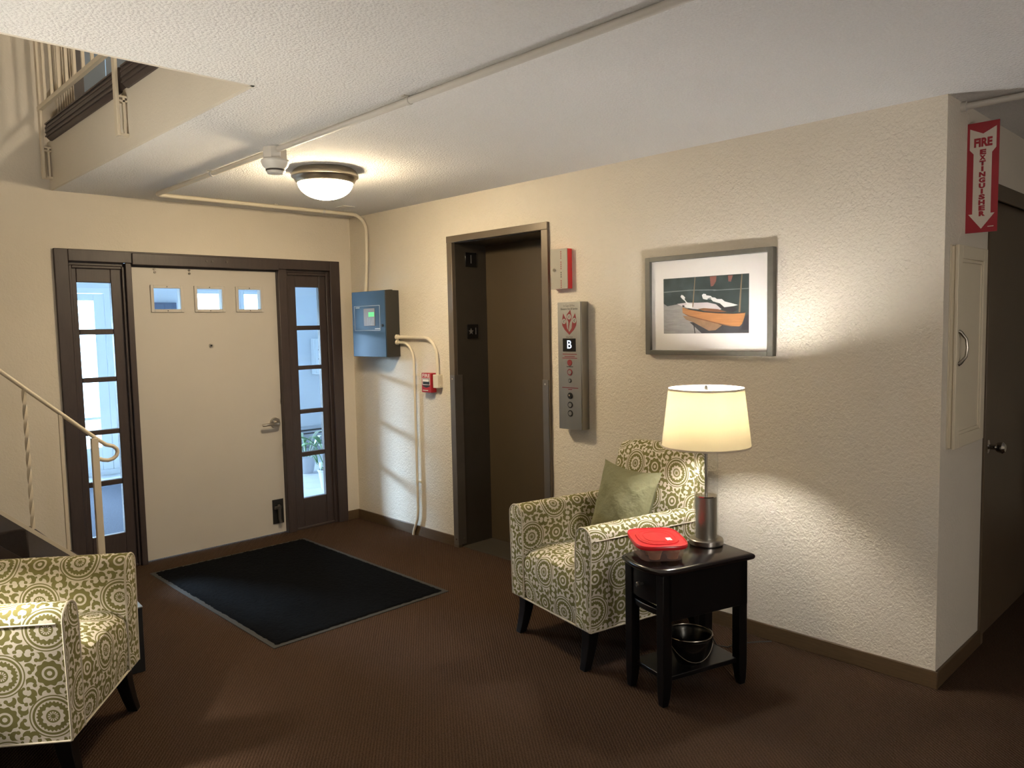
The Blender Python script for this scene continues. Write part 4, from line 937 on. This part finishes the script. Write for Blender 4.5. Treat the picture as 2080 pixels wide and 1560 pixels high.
# the twin table and lamp beside the left armchair
et2 = copy_tree(et); et2.location = (-3.34, -2.42, 0); et2.rotation_euler = (0, 0, R(-36.9)); tag(et2, 'twin black end table beyond the left armchair', 'table', 'end tables')
tl2 = copy_tree(tl); tl2.location = (-3.36, -2.40, TT); 
for ch_ in tl2.children:
    if ch_.name.startswith('bulb'): ch_.material_slots[0].link = 'OBJECT'; ch_.material_slots[0].material = M['bulb_strong']
tag(tl2, 'twin lit table lamp beyond the left armchair', 'lamp', 'table lamps')
# lamp cord
co = MB().tube([(-0.43, -3.52, TT+0.006), (-0.405, -3.47, TT+0.006), (-0.388, -3.455, TT-0.02), (-0.36, -3.475, 0.40), (-0.30, -3.47, 0.10), (-0.25, -3.49, 0.006), (-0.235, -3.54, 0.006), (-0.17, -3.555, 0.006), (-0.10, -3.60, 0.006), (-0.03, -3.66, 0.006)], 0.003, 6).build('lamp_cord', M['black']); tag(co, 'thin black lamp cord trailing behind the end table', 'cord')

# food container with muffins
fc = empty('food_container', (-0.765, -3.51, TT), R(49)); tag(fc, 'clear plastic food container with a red lid on the end table', 'container')
def rrect(a, b, p, n=48): return [(a*math.copysign(abs(math.cos(2*PI*i/n))**(2/p), math.cos(2*PI*i/n)), b*math.copysign(abs(math.sin(2*PI*i/n))**(2/p), math.sin(2*PI*i/n))) for i in range(n)]
tb = MB(); rg = []
for z, k_ in ((0.001, 0.78), (0.004, 0.82), (0.03, 0.87), (0.064, 0.94)): rg.append([(x*k_, y*k_, z) for x, y in rrect(0.150, 0.112, 4.2)])
tb.loft(rg, closed=True, cap=False); tb.add([(x*0.78, y*0.78, 0.001) for x, y in rrect(0.150, 0.112, 4.2)], [tuple(range(48))]); tb.build('tub', M['tub'], fc, ang=50)
ld = MB(); rg = []
for z, k_ in ((0.056, 0.985), (0.060, 1.0), (0.068, 1.0), (0.073, 0.985), (0.074, 0.955), (0.0695, 0.935), (0.0695, 0.90)): rg.append([(x*k_, y*k_, z) for x, y in rrect(0.150, 0.112, 4.2)])
# raised panel
for z, k_ in ((0.0695, 0.86), (0.0735, 0.84)): rg.append([(x*k_*0.9, y*k_*0.9, z) for x, y in rrect(0.150, 0.112, 2.6)])
rg.append([(x*0.3, y*0.3, 0.0735) for x, y in rrect(0.150, 0.112, 2.2)])
ld.loft(rg, closed=True, cap=False); ld.add([(x*0.3, y*0.3, 0.0735) for x, y in rrect(0.150, 0.112, 2.2)], [tuple(range(48))])
lo = ld.build('lid', M['lid'], fc, ang=50)
for k_ in (0.66, 0.50): MB().tube([(x*k_, y*k_, 0.0737) for x, y in rrect(0.150, 0.112, 2.6)]+[(0.150*k_, 0, 0.0737)], 0.0011, 6, cap=False).build('ridge', M['lid'], lo)
MB().box((-0.062, -0.052, 0.0736), (-0.024, -0.030, 0.0743)).build('paper_label', M['white'], lo)
bpy.context.view_layer.update()
mf = None
spots = [(-0.085, -0.045), (-0.085, 0.03), (-0.02, -0.045), (-0.02, 0.03), (0.05, -0.04), (0.05, 0.035)]
labs = ['muffin at the front corner of the red-lidded container', 'muffin at the left of the red-lidded container', 'muffin second in the front row inside the container', 'muffin second in the back row inside the container', 'muffin at the lamp end of the front row in the container', 'muffin at the lamp end of the back row in the container']
mmesh = MB().lathe([(0.0, 0.0), (0.022, 0.0), (0.029, 0.026), (0.033, 0.032), (0.030, 0.044), (0.018, 0.052), (0.0, 0.054)], 20).mesh('muffin', M['muffin'])
for (a, b), lb in zip(spots, labs):
    o = bpy.data.objects.new('muffin', mmesh); col.objects.link(o); p = fc.matrix_world @ Vector((a, b, 0.0045)); o.location = p; tag(o, lb, 'muffin', 'muffins in the container')

# black tin bucket on the shelf
bk = empty('tin_bowl', (-0.705, -3.63, 0.119)); tag(bk, 'dark ribbed metal bowl on the lower shelf of the end table', 'bowl')
pr = [(0.0, 0.0), (0.050, 0.0)]
for i in range(9): pr.append((0.050+0.043*(i/8)**0.8 + (0.0018 if i % 2 else 0), 0.004+0.114*i/8))
pr += [(0.098, 0.120), (0.099, 0.124), (0.095, 0.126)]
inn = [(max(0, r_-0.004), z+0.003) for r_, z in reversed(pr[1:-3])]+[(0.0, 0.003)]
MB().lathe(pr+inn, 40).build('body', M['tin'], bk, ang=60)
MB().lathe([(0.097+0.0035*math.cos(R(a)), 0.125+0.0035*math.sin(R(a))) for a in range(0, 360, 45)], 40, closed=True).build('rolled_rim', M['brass_h'], bk)
MB().tube([(0.0985*math.cos(R(a)), 0.0985*math.sin(R(a)), 0.120-0.085*math.sin(R(a-150)*180/160)) for a in range(150, 311, 10)], 0.0018, 6).build('bail_handle', M['brass_h'], bk)

# entrance mat
fm = empty('floor_mat', (-1.197, -1.08, 0), R(0)); tag(fm, 'large black pile door mat with rubber edge on the carpet', 'mat')
MB().box((-0.555, -0.855, 0.0), (0.558, 0.845, 0.004)).build('rubber_border', M['rubber'], fm, bevel=0.001)
pm = MB(); n = 90; m_ = 120; vs = []; fs = []; rnd = random.Random(2)
for i in range(n+1):
    for j in range(m_+1):
        e_ = min(i, n-i, j, m_-j); z = 0.004 if e_ == 0 else 0.010+rnd.uniform(-0.0022, 0.0022)
        jx = rnd.uniform(-0.004, 0.004); jy = rnd.uniform(-0.004, 0.004)
        vs.append((-0.528+1.061*i/n+jx, -0.828+1.656*j/m_+jy, z))
for i in range(n):
    for j in range(m_): fs.append((i*(m_+1)+j, (i+1)*(m_+1)+j, (i+1)*(m_+1)+j+1, i*(m_+1)+j+1))
pm.add(vs, fs); pm.build('pile', M['mat'], fm, ang=180)

# black open box between armchair and stairs
rk = empty('magazine_box', (-2.40, -1.585, 0), R(-5)); tag(rk, 'black open box with pale rim behind the left armchair', 'box')
for a, b in (((-0.13, -0.125), (0.13, -0.112)), ((-0.13, 0.112), (0.13, 0.125)), ((-0.13, -0.112), (-0.117, 0.112)), ((0.117, -0.112), (0.13, 0.112))):
    MB().box((a[0], a[1], 0.0), (b[0], b[1], 0.303)).build('side_panel', M['black'], rk, bevel=0.002)
MB().box((-0.117, -0.112, 0.006), (0.117, 0.112, 0.016)).build('bottom', M['black'], rk)
for a, b in (((-0.132, -0.127), (0.132, -0.110)), ((-0.132, 0.110), (0.132, 0.127)), ((-0.132, -0.110), (-0.115, 0.110)), ((0.115, -0.110), (0.132, 0.110))):
    MB().box((a[0], a[1], 0.303), (b[0], b[1], 0.308)).build('rim', M['steel'], rk)
